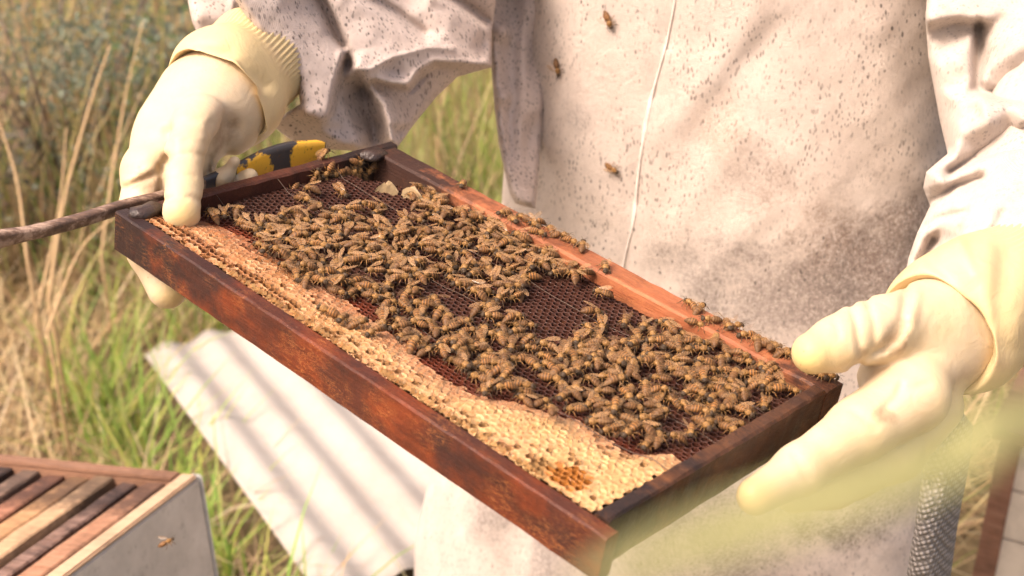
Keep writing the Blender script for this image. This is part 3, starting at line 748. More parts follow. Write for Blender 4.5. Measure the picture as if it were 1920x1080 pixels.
def sleeve_right_arm():
    outline = [(425, -90), (437, -5), (480, 58), (530, 116), (556, 148), (563, 195), (505, 232), (553, 268), (600, 279), (680, 284), (747, 274), (777, 232), (818, 182), (858, 144), (922, 126), (922, 60), (930, 0), (960, -90)]
    c = []
    c += line([(432, -60), (446, 5), (500, 85), (552, 158)], -0.026)
    c += [(520, 20, -.034), (560, 90, -.036), (590, 160, -.038), (600, 60, -.026), (540, -40, -.03)]
    c += line([(575, 212), (600, 222), (613, 217)], -0.040)
    c += line([(613, 215), (622, 160), (641, 96)], (-0.044, -0.036))
    c += line([(624, 218), (636, 165), (656, 112)], (-0.010, -0.004))
    c += [(520, 236, .045), (555, 258, .045), (590, 268, .035), (565, 228, .02), (600, 240, .0)]
    c += [(645, 190, .012), (650, 240, .002), (650, 272, -.006), (672, 262, -.004), (690, 215, .024), (680, 165, .026), (705, 265, .02), (700, 235, .026)]
    c += line([(596, -10), (622, 45), (644, 88)], (-0.005, -0.004))
    c += line([(607, -14), (634, 40), (652, 88), (663, 126), (692, 160), (719, 196), (731, 232), (738, 266)], (-0.028, -0.048))
    c += line([(666, 128), (692, 131), (735, 108), (803, 89), (860, 100)], -0.054)
    c += [(700, 150, -.04), (735, 135, -.036), (690, 90, -.046), (650, 40, -.036)]
    c += line([(697, 148), (735, 158), (768, 160), (785, 130), (812, 116), (860, 120), (915, 122)], (-0.050, -0.050))
    c += line([(712, 168), (760, 176), (790, 150), (822, 132), (862, 134)], (-0.010, -0.008))
    c += [(760, 205, -.004), (745, 250, .004), (790, 185, .0)]
    c += line([(655, -10), (710, 30), (766, 66), (800, 90)], (-0.040, -0.050))
    c += line([(690, -10), (740, 22), (790, 58)], (-0.012, -0.030))
    c += [(800, 20, -.040), (840, 60, -.046), (880, 90, -.044), (760, -20, -.02)]
    c += line([(812, -10), (850, 14), (905, 50), (920, 62)], (-0.046, -0.030))
    c += line([(826, -16), (870, 10), (915, 42)], (-0.006, 0.004))
    c += [(890, -20, -.03), (920, 10, -.02), (905, 85, -.02)]
    return relief(outline, lambda x, y: 1.145 + (x - 440) / 480 * 0.21, c, 0.14, 16, 4, 3, 0.0014, 0.022, [([(652, 100), (636, 160), (624, 216)], 0.008, 9), ([(641, 92), (622, 160), (612, 218), (598, 224), (572, 216)], -0.0035, 4), ([(650, 108), (682, 166), (708, 200), (724, 262)], 0.009, 9), ([(664, 128), (692, 131), (735, 108), (803, 89), (850, 92)], -0.003, 4),
        ([(700, 156), (766, 170), (793, 142), (818, 126), (912, 130)], 0.014, 7), ([(700, 148), (764, 160), (785, 130), (815, 114), (915, 121)], -0.005, 6), ([(828, -16), (872, 8), (918, 44)], 0.010, 9), ([(600, -12), (626, 40), (645, 84)], 0.012, 7), ([(694, -8), (745, 24), (796, 62)], 0.010, 8), ([(640, 190), (660, 240), (668, 275)], -0.006, 9), ([(690, 180), (700, 230), (702, 275)], 0.006, 10)])
V, Fc = sleeve_right_arm()
# far edge of the wide cuff, seen behind the glove, and the cloth hanging under the arm beside the body
V2, F2 = relief([(350, -90), (352, 0), (360, 40), (374, 72), (400, 78), (440, 40), (470, -90)], lambda x, y: 1.27, [(360, 0, 0), (375, 30, -.012), (380, 60, .0), (420, 0, .01), (365, -60, -.01), (440, -40, .01)], 0.01, 12, 7, 8)
n0 = len(V); V += V2; Fc += [tuple(i + n0 for i in q) for q in F2]
sleeve_r = padd('sleeve', V, Fc, M_SLEEVE)
V, Fc = relief([(900, -90), (905, 0), (914, 60), (921, 125), (927, 200), (935, 270), (946, 322), (957, 366), (966, 382), (1004, 392), (1020, 200), (1030, 0), (1030, -90)],
               lambda x, y: 1.46 - (y) * 0.0001, line([(915, 0), (928, 130), (940, 270), (955, 350)], -0.03) + line([(965, -10), (962, 120), (958, 300)], 0.004) + line([(985, 0), (978, 150), (970, 300)], -0.012) + [(948, 60, -.045), (950, 180, -.045), (1010, 100, .03), (1000, 250, .03), (940, -40, -.03)], 0.05, 14, 7, 5)
padd('jacket_side_fold', V, Fc, M_SLEEVE)

def sleeve_left_arm():
    outline = [(1745, -90), (1735, 34), (1741, 110), (1762, 225), (1777, 288), (1737, 322), (1731, 352), (1744, 386), (1720, 436), (1703, 485), (1692, 545), (1790, 590), (1900, 600), (2060, 560), (2120, 400), (2120, -90)]
    c = []
    c += line([(1742, 40), (1790, 30), (1842, 38)], -0.050) + line([(1750, 58), (1795, 50), (1828, 54)], -0.012)
    c += line([(1752, 130), (1775, 220), (1778, 275)], (-0.012, 0.01)) + [(1795, 110, -.030), (1800, 190, -.030)]
    c += line([(1836, 46), (1836, 100), (1832, 160)], (0.006, -0.004)) + line([(1820, 70), (1820, 150)], -0.026) + line([(1854, 50), (1856, 110), (1846, 150)], -0.030)
    c += [(1890, 20, -.05), (1900, 100, -.055), (1960, 60, -.07), (1760, -40, -.03), (1850, -40, -.04)]
    c += line([(1832, 168), (1870, 176), (1920, 172)], -0.012) + line([(1840, 184), (1890, 196), (1950, 190)], -0.075)
    c += line([(1800, 240), (1790, 290), (1745, 325)], -0.050) + [(1850, 230, -.080), (1920, 225, -.09)]
    c += line([(1782, 322), (1830, 290), (1880, 268), (1950, 250)], (-0.030, -0.045)) + line([(1770, 345), (1830, 312), (1890, 290), (1950, 275)], (-0.056, -0.085))
    c += line([(1748, 372), (1790, 345), (1840, 330)], (-0.022, -0.06)) + [(1790, 380, -.064), (1850, 360, -.085), (1900, 330, -.095), (1980, 340, -.10)]
    c += line([(1732, 420), (1760, 400), (1800, 392)], (-0.03, -0.07)) + line([(1715, 480), (1730, 440), (1765, 425)], (-0.03, -0.05)) + line([(1728, 486), (1752, 448)], -0.018)
    c += [(1800, 440, -.078), (1860, 420, -.095), (1920, 420, -.10), (1850, 480, -.09), (1940, 500, -.10), (2050, 300, -.09), (2050, 100, -.07), (1760, 500, -.04), (1840, 560, -.06)]
    return relief(outline, lambda x, y: 1.20 - 0.00022 * (y + 90), c, 0.12, 22, 5, 11, 0.0025, 0.022, [([(1838, 46), (1838, 100), (1832, 165)], 0.006, 9), ([(1748, 52), (1795, 44), (1835, 48)], 0.004, 8), ([(1782, 322), (1830, 293), (1880, 271), (1950, 254)], 0.012, 7), ([(1744, 380), (1790, 350), (1840, 334)], 0.010, 7), ([(1730, 430), (1760, 408), (1810, 398)], 0.008, 7), ([(1725, 490), (1750, 450)], 0.008, 7), ([(1840, 172), (1900, 178)], 0.010, 7), ([(1880, 400), (1860, 440), (1870, 480)], 0.006, 8), ([(1800, 430), (1790, 470)], 0.006, 8)])
V, Fc = sleeve_left_arm()
sleeve_l = padd('sleeve', V, Fc, M_SLEEVE2)

# --- parts outside the picture: upper arms, shoulders, hood, legs, boots
cr = lambda p, r: (np.array(p), r)
sh_r = P(1090, -560, 1.33); sh_l = P(1720, -560, 1.18)
V, Q = blob([([cr(P(1400, -430, 1.30), 0.12), cr(P(1400, -620, 1.27), 0.11)], 0.03),
             ([cr(P(1250, -560, 1.32), 0.10), cr(sh_r, 0.085), cr(P(830, -120, 1.42), 0.07), cr(P(740, -10, 1.36), 0.055), cr(P(620, 20, 1.28), 0.045)], 0.05, 0.06),
             ([cr(P(1550, -560, 1.24), 0.10), cr(sh_l, 0.085), cr(P(2000, -110, 1.20), 0.070), cr(P(2010, 120, 1.17), 0.062), cr(P(1985, 330, 1.10), 0.055), cr(P(1880, 470, 1.055), 0.045)], 0.05, 0.06)], 0.012)
padd('jacket_yoke', V, Q, M_SLEEVE2)
V, Q = blob([([cr(P(1410, -790, 1.25), 0.115), cr(P(1410, -900, 1.23), 0.12)], 0.03)], 0.012); padd('hood', V, Q, M_SLEEVE2)
hx, hy = 0.19, 1.42
V, Q = blob([([cr((hx, hy, 0.66), 0.13), cr((hx, hy, 0.56), 0.13)], 0.05),
             ([cr((hx - 0.09, hy - 0.03, 0.55), 0.105), cr((hx - 0.11, hy - 0.04, 0.35), 0.085), cr((hx - 0.12, hy - 0.04, 0.08), 0.075)], 0.05, 0.03),
             ([cr((hx + 0.09, hy + 0.03, 0.55), 0.105), cr((hx + 0.11, hy + 0.04, 0.35), 0.085), cr((hx + 0.12, hy + 0.05, 0.08), 0.075)], 0.05, 0.03)], 0.014)
padd('trousers', V, Q, M_COAT)
M_BOOT = m_simple('black_rubber', (0.03, 0.03, 0.032), 0.5)
for (bx_, by_) in ((hx - 0.12, hy - 0.04), (hx + 0.12, hy + 0.05)):
    V, Q = blob([([cr((bx_, by_, 0.16), 0.068), cr((bx_, by_, 0.05), 0.055)], 0.02), ([cr((bx_, by_, 0.045), 0.05), cr((bx_ - 0.08, by_ - 0.14, 0.04), 0.042)], 0.02, 0.03)], 0.01)
    padd('boot', V, Q, M_BOOT)

# --- grey mesh panel below the left hand
t = NT('grey_woven_mesh')
wv = t.maprange(t.voro(210, t.map(rot=(0.5, 0.3, 0.4)), rnd=0.15), 0.62, 0.2)
c = t.mix(wv, (0.12, 0.108, 0.10), (0.38, 0.345, 0.325))
t.set(Base_Color=c, Roughness=0.8, Normal=t.bump(wv, 0.8, 0.003))
V, Fc = relief([(1735, 740), (1782, 742), (1826, 800), (1815, 880), (1795, 990), (1780, 1100), (1765, 1250), (1690, 1250), (1700, 1080), (1722, 940), (1735, 830)],
               lambda x, y: 1.20 + (y - 780) * 0.0002, line([(1775, 800), (1765, 950), (1740, 1100)], -0.02) + line([(1810, 820), (1790, 980), (1770, 1100)], 0.01) + [(1745, 900, 0.0), (1715, 1100, 0.0), (1725, 1240, 0)], 0.03, 18, 8, 15)
padd('mesh_panel', V, Fc, t.m)

# --- gloves
def nd(px, py, d, r): return (np.array(P(px, py, d)), r * d / F)
def wr(lines):
    """creases pressed into the glove: list of (polyline px, amplitude m, width px); negative amplitude raises a ridge"""
    def f(X):
        sh = X.shape[:3]; px, py, d = proj_np(X.reshape(-1, 3)); o = 0
        for (poly, a, w) in lines: o = o + a * np.exp(-(seg_dist(px, py, poly) / w) ** 2)
        return o.reshape(sh)
    return f
gl = [([nd(450, 142, 1.162, 90), nd(394, 202, 1.134, 94), nd(342, 264, 1.112, 82), nd(300, 322, 1.092, 62)], 0.02),
      ([nd(376, 226, 1.082, 50), nd(354, 288, 1.045, 40), nd(346, 338, 1.028, 35), nd(343, 370, 1.021, 33), nd(341, 398, 1.013, 36)], 0.006, 0.007),
      ([nd(278, 325, 1.080, 50), nd(266, 400, 1.072, 40), nd(282, 470, 1.055, 40), nd(314, 541, 1.050, 38)], 0.008, 0.012),
      ([nd(320, 335, 1.10, 44), nd(312, 420, 1.10, 36), nd(350, 480, 1.09, 33), nd(410, 520, 1.085, 30)], 0.008, 0.010),
      ([nd(365, 320, 1.118, 34), nd(398, 352, 1.108, 25), nd(416, 324, 1.098, 24), nd(433, 301, 1.092, 20)], 0.005, 0.006),
      ([nd(385, 335, 1.130, 26), nd(420, 356, 1.122, 20), nd(448, 344, 1.112, 20), nd(468, 331, 1.106, 16)], 0.005, 0.006)]
V, Q = blob(gl, 0.0018, extra=wr([([(300, 312), (304, 340), (299, 370)], 0.0040, 6), ([(390, 296), (390, 350), (384, 400)], 0.0035, 6), ([(430, 240), (412, 300)], 0.009, 26), ([(330, 262), (352, 254), (380, 262)], -0.0016, 9), ([(303, 376), (330, 370), (360, 370), (384, 380)], 0.0016, 5), ([(312, 302), (350, 288), (388, 292)], 0.0014, 6), ([(322, 268), (360, 258), (392, 272)], 0.0012, 7), ([(330, 330), (366, 328)], 0.0007, 5),
                                ([(236, 352), (280, 332), (304, 318), (312, 296)], 0.0030, 7), ([(240, 340), (280, 318)], -0.0014, 8), ([(394, 232), (398, 280), (388, 330)], 0.0027, 8), ([(318, 250), (340, 232), (380, 222)], 0.0011, 8), ([(300, 235), (350, 210)], -0.0009, 10), ([(280, 290), (330, 268)], -0.0009, 12)]))
glove_r = padd('glove', V, Q, M_GLOVE); glove_r['label'] = 'rubber glove gripping the left rail with the hive tool'
gr = [([nd(1830, 585, 0.990, 94), nd(1770, 622, 0.972, 96), nd(1718, 655, 0.958, 88), nd(1690, 705, 0.945, 80)], 0.02),
      ([nd(1745, 600, 0.95, 74), nd(1655, 618, 0.925, 60), nd(1612, 628, 0.915, 54), nd(1570, 645, 0.905, 49), nd(1524, 662, 0.896, 40)], 0.008, 0.010),
      ([nd(1708, 740, 0.925, 74), nd(1612, 805, 0.905, 58), nd(1500, 880, 0.878, 46), nd(1416, 930, 0.862, 36)], 0.008, 0.010),
      ([nd(1735, 760, 0.955, 66), nd(1660, 850, 0.935, 54), nd(1560, 905, 0.925, 46), nd(1490, 925, 0.925, 38)], 0.008, 0.010),
      ([nd(1745, 760, 0.985, 60), nd(1680, 850, 0.975, 50), nd(1600, 890, 0.975, 44), nd(1540, 895, 0.975, 36)], 0.008, 0.010),
      ([nd(1750, 745, 1.01, 52), nd(1690, 820, 1.01, 42), nd(1630, 850, 1.01, 36), nd(1590, 855, 1.01, 30)], 0.008, 0.010)]
V, Q = blob(gr, 0.0018, extra=wr([([(1596, 575), (1606, 610), (1612, 660)], 0.0020, 7), ([(1625, 560), (1640, 610), (1640, 660)], 0.0018, 7), ([(1700, 545), (1690, 600), (1655, 655)], 0.0024, 9), ([(1720, 550), (1712, 600), (1690, 650)], -0.0016, 9),
                                ([(1600, 690), (1620, 672), (1680, 640), (1700, 610)], 0.0027, 9), ([(1565, 598), (1572, 630)], 0.0011, 6), ([(1655, 770), (1680, 745), (1690, 720)], 0.0018, 7), ([(1600, 770), (1640, 800)], 0.0011, 9), ([(1690, 735), (1740, 720)], 0.0011, 9), ([(1490, 850), (1515, 900)], 0.0009, 7)]))
glove_l = padd('glove', V, Q, M_GLOVE); glove_l['label'] = 'rubber glove gripping the right rail with its thumb on top'

def cuff(axis, prof, parent, name, ribs=64, squash=0.82, seed=1, tilt=(0, 0), folds=()):
    """gauntlet lofted along axis px points; prof = [(s along axis 0..1, radius px, rib amplitude, wobble)]"""
    A = np.array([np.array(P(*a)) for a in catmull(axis, 60)]); V = []; N_ = []; nt = 192
    dmean = np.mean([a[2] for a in axis]); R = random.Random(seed); ph = [R.uniform(0, 6.28) for _ in range(4)]
    pr = catmull(prof, len(prof) * 7)
    for k, (s, r, rib, wob) in enumerate(pr):
        x = min(max(s, 0), 1) * 59; i = min(int(x), 58); c = A[i] + (A[i + 1] - A[i]) * (x - i)
        t = A[min(i + 3, 59)] - A[max(i - 3, 0)]; t /= np.linalg.norm(t)
        view = c - np.array([0, 0, CAMH]); view /= np.linalg.norm(view)
        a = np.cross(t, view); a /= np.linalg.norm(a); b = np.cross(t, a)
        for j in range(nt):
            th = 2 * math.pi * j / nt
            rr = r * dmean / F * (1 + wob * (0.5 * math.sin(2 * th + ph[0] + s * 2) + 0.35 * math.sin(3 * th + ph[1] - s * 4) + 0.2 * math.sin(5 * th + ph[2] + s * 7)))
            rr += rib * math.sin(ribs * th)
            off = t * (tilt[0] * math.cos(th) + tilt[1] * math.sin(th)) * max(0, 1 - s * 2.2)
            V.append(c + a * math.cos(th) * rr + b * math.sin(th) * rr * squash + off); N_.append(a * math.cos(th) + b * math.sin(th))
    V = np.array(V); N_ = np.array(N_); px, py, d_ = proj_np(V); face = np.clip(-(N_ * (V - np.array([0, 0, CAMH]))).sum(1), 0, 1)
    for (poly, amp, w_) in folds: V = V + N_ * (amp * np.exp(-(seg_dist(px, py, poly) / w_) ** 2) * np.clip(face * 3, 0, 1))[:, None]
    nr = len(pr)
    Fc = [(i * nt + j, (i + 1) * nt + j, (i + 1) * nt + (j + 1) % nt, i * nt + (j + 1) % nt) for i in range(nr - 1) for j in range(nt)]
    return padd('cuff', V, Fc, M_CUFF, parent)
M_CUFF = m_glove('yellowed_latex_cuff', (), 0.7)
cuff([(392, 196, 1.125), (430, 160, 1.148), (470, 122, 1.172), (510, 82, 1.196), (560, 30, 1.225), (610, -20, 1.25)],
     [(0.12, 86, 0, .02), (0.07, 94, 0, .03), (0.04, 99, 0, .05), (0.05, 103, 0, .08), (0.10, 110, 0, .11), (0.18, 113, 0, .10), (0.26, 109, 0.0, .07), (0.32, 101, 0.0003, .04), (0.37, 96, 0.0011, .02), (0.44, 97, 0.0014, .015), (0.52, 95, 0.0014, 0.01), (0.62, 78, 0.0012, 0), (0.8, 62, 0.0008, 0)],
     glove_r, 'cuff', 62, 0.92, 2, (0.0, 0.004), [([(322, 150), (352, 122), (385, 126), (420, 160), (450, 210), (470, 262)], -0.0055, 9), ([(335, 112), (372, 104), (412, 128), (446, 176), (476, 240)], 0.0045, 12), ([(392, 150), (420, 140), (470, 165)], 0.0030, 10), ([(372, 92), (430, 96), (500, 160)], -0.0030, 12), ([(440, 120), (480, 200), (490, 240)], 0.0040, 14)])
cuff([(1752, 630, 0.955), (1800, 596, 0.968), (1860, 558, 0.985), (1930, 512, 1.005), (2010, 455, 1.03)],
     [(0.14, 92, 0, .02), (0.06, 112, 0, .03), (0.04, 120, 0, .04), (0.08, 128, 0, .05), (0.20, 140, 0, .07), (0.34, 138, 0, .08), (0.50, 130, 0.0, .08), (0.62, 118, 0.0006, .04), (0.72, 112, 0.0013, .0), (0.85, 108, 0.0013, .0), (1.0, 95, 0.0008, 0)],
     glove_l, 'cuff', 62, 0.85, 6, (0.0, 0.01), [([(1850, 470), (1840, 560), (1850, 660)], 0.0028, 24), ([(1890, 480), (1880, 560), (1890, 650)], -0.0025, 24), ([(1745, 480), (1800, 530), (1840, 610)], -0.004, 18), ([(1800, 460), (1820, 520)], 0.003, 14)])

# ------------------------------------------------------------------ bees
def bee_material():
    t = NT('honey_bee_body'); x = t.sep(t.co(), 0); r = t.rand()
    xn = t.math('ADD', x, t.math('MULTIPLY', t.math('SUBTRACT', t.noise(500, 2), 0.5), 0.0004))
    st_ = t.math('SINE', t.math('MULTIPLY', xn, 2 * math.pi / 0.00165))
    amber = t.mix(r, (0.37, 0.165, 0.045), (0.19, 0.105, 0.048))
    amber = t.mix(t.maprange(x, -0.0035, -0.0088), amber, (0.075, 0.040, 0.020))
    stripe = t.mix(t.ramp(st_, [(0.12, 0), (0.60, 1)]), (0.105, 0.050, 0.020), amber)
    fuzz = t.mix(t.ramp(t.noise(900, 3, 0.7), [(0.35, 0), (0.65, 1)]), (0.11, 0.055, 0.018), (0.36, 0.195, 0.065))
    c = t.mix(t.maprange(x, -0.0009, -0.0003), stripe, fuzz)
    c = t.mix(t.maprange(x, 0.0040, 0.0045), c, (0.055, 0.034, 0.019))
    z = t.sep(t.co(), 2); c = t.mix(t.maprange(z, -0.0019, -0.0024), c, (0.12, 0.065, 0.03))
    c = t.mix(t.math('MULTIPLY', t.math('SUBTRACT', t.math('FRACT', t.math('MULTIPLY', r, 7.31)), 0.3), 0.5), c, t.mix(1.0, c, (0.45, 0.40, 0.38), 'MULTIPLY'))
    t.set(Base_Color=c, Roughness=0.5, Specular_IOR_Level=0.22, Normal=t.bump(t.math('ADD', t.noise(1500, 2), t.math('MULTIPLY', st_, 0.25)), 0.45, 0.0004))
    t.b.inputs['Sheen Weight'].default_value = 0.06; t.b.inputs['Sheen Roughness'].default_value = 0.5
    t.b.inputs['Sheen Tint'].default_value = (1.0, 0.82, 0.55, 1)
    return t.m
def wing_material():
    t = NT('clear_wing')
    v = t.ramp(t.voro(520, feature='DISTANCE_TO_EDGE'), [(0.02, 1), (0.07, 0)])
    tr = t.n.new('ShaderNodeBsdfTransparent'); mx = t.n.new('ShaderNodeMixShader')
    t.link(t.math('ADD', t.maprange(v, 0, 1, 0.10, 0.26), t.math('MULTIPLY', t.math('POWER', t.rand(), 2.5), 0.45)), mx.inputs[0]); t.link(tr.outputs[0], mx.inputs[1]); t.link(t.b.outputs[0], mx.inputs[2]); t.link(mx.outputs[0], t.out.inputs[0])
    t.set(Base_Color=t.mix(v, (0.40, 0.235, 0.11), (0.15, 0.075, 0.03)), Roughness=0.2, Specular_IOR_Level=0.6)
    return t.m
M_BEE = bee_material(); M_WING = wing_material()
def bee_mesh(curl, head, legspread, seed):
    R = random.Random(seed)
    prof = [(0.0066, 0.0004), (0.0063, 0.0012), (0.0056, 0.0018), (0.0048, 0.0016), (0.0043, 0.0010), (0.0039, 0.0013), (0.0031, 0.0020), (0.0020, 0.0023), (0.0009, 0.0020), (0.0001, 0.0012), (-0.0004, 0.0009), (-0.0010, 0.0017),
            (-0.0018, 0.00225), (-0.0021, 0.00222), (-0.0032, 0.00255), (-0.0035, 0.00248), (-0.0048, 0.0025), (-0.0051, 0.00238), (-0.0063, 0.0021), (-0.0066, 0.0019), (-0.0077, 0.0014), (-0.0086, 0.0006), (-0.0089, 0.0002)]
    n = 12; mb = MB(); V = []
    for (x, r) in prof:
        zc = 0.0
        if x < -0.0004: zc = -curl * (x + 0.0004) ** 2 * 30
        if x > 0.0040: zc = -head * (x - 0.0040) * 0.5
        wy = 1.16 if x > 0.0045 else 1.0
        for j in range(n):
            a = 2 * math.pi * j / n
            V.append((x, r * wy * math.cos(a), zc + r * 0.94 * math.sin(a)))
    k = len(prof)
    Fc = [(i * n + j, (i + 1) * n + j, (i + 1) * n + (j + 1) % n, i * n + (j + 1) % n) for i in range(k - 1) for j in range(n)]
    Fc += [tuple(reversed(range(n))), tuple(range((k - 1) * n, k * n))]
    Fc = [tuple(reversed(q)) for q in Fc]
    mb.add(V, Fc)
    for s in (-1, 1):
        for (x, fx) in ((0.0032, 0.0026), (0.0020, 0.0002), (0.0008, -0.0034)):
            q = legspread * R.uniform(0.8, 1.2); fx += R.uniform(-.0008, .0008)
            mb.tube([(x, s * 0.0013, -0.0012), (x + fx * 0.4, s * (0.0030 * q), -0.0004), (x + fx * 0.8, s * (0.0042 * q), -0.0026), (x + fx * 1.15, s * (0.0048 * q), -0.0036)], [0.00030, 0.00034, 0.00026, 0.00012], 4)
        mb.tube([(0.0062, s * 0.0006, 0.0006), (0.0074, s * 0.0013, 0.0012), (0.0092, s * 0.0022, 0.0004)], [0.00013, 0.00013, 0.0001], 4)
    me = bpy.data.meshes.new('honey_bee'); me.from_pydata(mb.v, [], mb.f); me.update()
    me.polygons.foreach_set('use_smooth', [True] * len(me.polygons)); me.materials.append(M_BEE)
    return me
def wing_mesh(s, spread, lift):
    V = []; n = 9
    for i in range(n):
        t = i / (n - 1); x = -t * 0.0096; w = 0.0017 * math.sin(math.pi * min(1, 0.06 + t * 0.97)) ** 0.6 * (0.55 + 0.75 * t)
        for q in (-1, 0, 1): V.append((x, q * w, 0.0003 * (1 - q * q)))
    Fc = [(i * 3 + j, i * 3 + j + 1, i * 3 + j + 4, i * 3 + j + 3) for i in range(n - 1) for j in range(2)]
    m_ = Matrix.Translation((0.0022, s * 0.0011, 0.0021)) @ Matrix.Rotation(-s * spread, 4, 'Z') @ Matrix.Rotation(lift, 4, 'Y') @ Matrix.Rotation(s * 0.25, 4, 'X')
    me = bpy.data.meshes.new('wing'); me.from_pydata([tuple(m_ @ Vector(v)) for v in V], [], Fc); me.update(); me.materials.append(M_WING)
    me.polygons.foreach_set('use_smooth', [True] * len(me.polygons))
    return me
BEES = [bee_mesh(c, h, l, i) for i, (c, h, l) in enumerate(((0.3, 0.5, 1.0), (0.9, 0.8, 1.05), (1.6, 1.2, 0.95), (0.0, 0.3, 1.1), (2.2, 0.9, 1.0)))]
WINGS = [(wing_mesh(-1, a, b), wing_mesh(1, a, b)) for (a, b) in ((0.16, 0.02), (0.26, 0.06), (0.42, 0.16), (0.62, 0.30), (0.10, 0.0))]
def bee(M_, label, group=None, body=None, wing=None, k=1.0, name='honey_bee'):
    o = bpy.data.objects.new(name, body or random.choice(BEES)); COL.objects.link(o)
    o.matrix_world = M_ @ Matrix.Scale(k * 1.12, 4); tag(o, label, 'bee', group)
    for me in (wing or random.choices(WINGS, (4, 4, 3, 1, 4))[0]):
        w = bpy.data.objects.new('wing', me); COL.objects.link(w); w.parent = o
    return o
def frame_mat(u, v, w, yaw, pitch=0.0, roll=0.0):
    return FM @ Matrix.Translation((u, v, w)) @ Matrix.Rotation(yaw, 4, 'Z') @ Matrix.Rotation(pitch, 4, 'Y') @ Matrix.Rotation(roll, 4, 'X')
def inside(poly, x, y):
    r = False; j = len(poly) - 1
    for i in range(len(poly)):
        xi, yi = poly[i]; xj, yj = poly[j]
        if (yi > y) != (yj > y) and x < (xj - xi) * (y - yi) / (yj - yi) + xi: r = not r
        j = i
    return r
crowd_polys = [
    ([(468, 425), (515, 402), (590, 392), (680, 384), (775, 412), (830, 445), (815, 500), (770, 560), (700, 560), (610, 555), (545, 520), (495, 480)], 0.0088, 0.93),
    ([(760, 350), (850, 348), (900, 385), (985, 400), (1075, 450), (1115, 490), (1100, 530), (1000, 500), (985, 555), (930, 570), (860, 545), (820, 500), (835, 440), (790, 400)], 0.0090, 0.93),
    ([(715, 575), (770, 545), (860, 555), (985, 595), (1010, 640), (1100, 620), (1180, 680), (1190, 740), (1130, 790), (1040, 760), (940, 745), (850, 685), (770, 655)], 0.0087, 0.95),
    ([(1080, 600), (1180, 600), (1240, 590), (1330, 595), (1440, 620), (1500, 680), (1575, 700), (1560, 725), (1480, 770), (1400, 800), (1310, 800), (1250, 835), (1170, 830), (1110, 790), (1190, 740), (1170, 670)], 0.0087, 0.95)]
sparse_poly = [(430, 400), (600, 345), (770, 345), (1000, 420), (1130, 540), (1280, 600), (1450, 640), (1560, 710), (1330, 830), (1200, 840), (1050, 780), (900, 740), (780, 660), (680, 590), (540, 530)]
L_CROWD = ('golden brown honey bee crawling in the crowd over the dark comb cells', 'bees crowding the dark comb')
L_HONEY = ('honey bee on the pale capped honey between the crowd and front rail', 'bees on the capped honey')
L_RAIL = ('honey bee perched on the orange brown far rail of the frame', 'bees on the far rail')
L_CORNER = ('dark honey bee clinging to the inside of the shaded left rail', 'dark bees on the left rail')
placed = []
def try_bee(px, py, mind, zone, w_extra=None, yaw=None):
    u, v = px_to_frame(px, py, -0.004)
    if not (0.018 < u < 0.428 and 0.016 < v < 0.236): return False
    for (a, b, *_r) in placed:
        if (a - u) ** 2 + (b - v) ** 2 < mind * mind: return False
    if zone == 'crowd' and vnoise(u + 3, v, 42) < 0.22: return False
    placed.append((u, v, zone, w_extra, yaw)); return True
R = random.Random(11)
for (poly, mind, prob) in crowd_polys:
    xs = [p[0] for p in poly]; ys = [p[1] for p in poly]
    for _ in range(2600):
        x, y = R.uniform(min(xs), max(xs)), R.uniform(min(ys), max(ys))
        if inside(poly, x, y): try_bee(x, y, mind, 'crowd')
n_dense = len(placed)
for _ in range(160):
    x, y = R.uniform(420, 1580), R.uniform(340, 850)
    if inside(sparse_poly, x, y): try_bee(x, y, 0.011, 'crowd')
for (x, y) in ((397, 408), (420, 405), (452, 408), (462, 424), (650, 545), (718, 602), (612, 598), (640, 612), (672, 618), (700, 632), (906, 745), (1030, 790), (1010, 640), (980, 735), (870, 690), (1120, 800)):
    try_bee(x, y, 0.005, 'honey' if y > 585 and x < 760 else 'crowd')
spec = []
ZN = {0: 'left-hand cluster of the comb', 1: 'rear middle of the comb, below the far rail', 2: 'centre cluster of the comb', 3: 'right-hand cluster by the blackened rail'}
def crowd_label(x, y):
    z = [k for k, (poly, *_r) in enumerate(crowd_polys) if inside(poly, x, y)]
    if z: return ('honey bee crawling in the ' + ZN[z[0]], 'bees in the ' + ZN[z[0]])
    return ('lone honey bee among open dark cells between the bee clusters', 'bees scattered between the clusters')
for (u, v, zone, we, yaw) in placed:
    lift = R.choice((0, 0, 0, 0.0015, 0.003, 0.0045)) if zone == 'crowd' else 0
    w = comb_h(u, v) + 0.0042 + lift
    Mx = frame_mat(u, v, w, R.uniform(0, 6.28), R.uniform(-0.22, 0.28), R.uniform(-0.3, 0.3))
    q = proj(FM @ Vector((u, v, -0.004)))
    spec.append((Mx, crowd_label(q[0], q[1]) if zone == 'crowd' else L_HONEY, R.uniform(0.86, 1.08)))
# a second, looser layer of bees climbing over the crowd
base_n = len(placed)
for _ in range(30):
    u, v, *_r = placed[R.randrange(n_dense)]
    spec.append((frame_mat(u + R.uniform(-.004, .004), v + R.uniform(-.004, .004), comb_h(u, v) + 0.0098, R.uniform(0, 6.28), R.uniform(-0.35, 0.35), R.uniform(-0.35, 0.35)), crowd_label(*proj(FM @ Vector((u, v, -0.004)))[:2]), R.uniform(0.92, 1.05)))
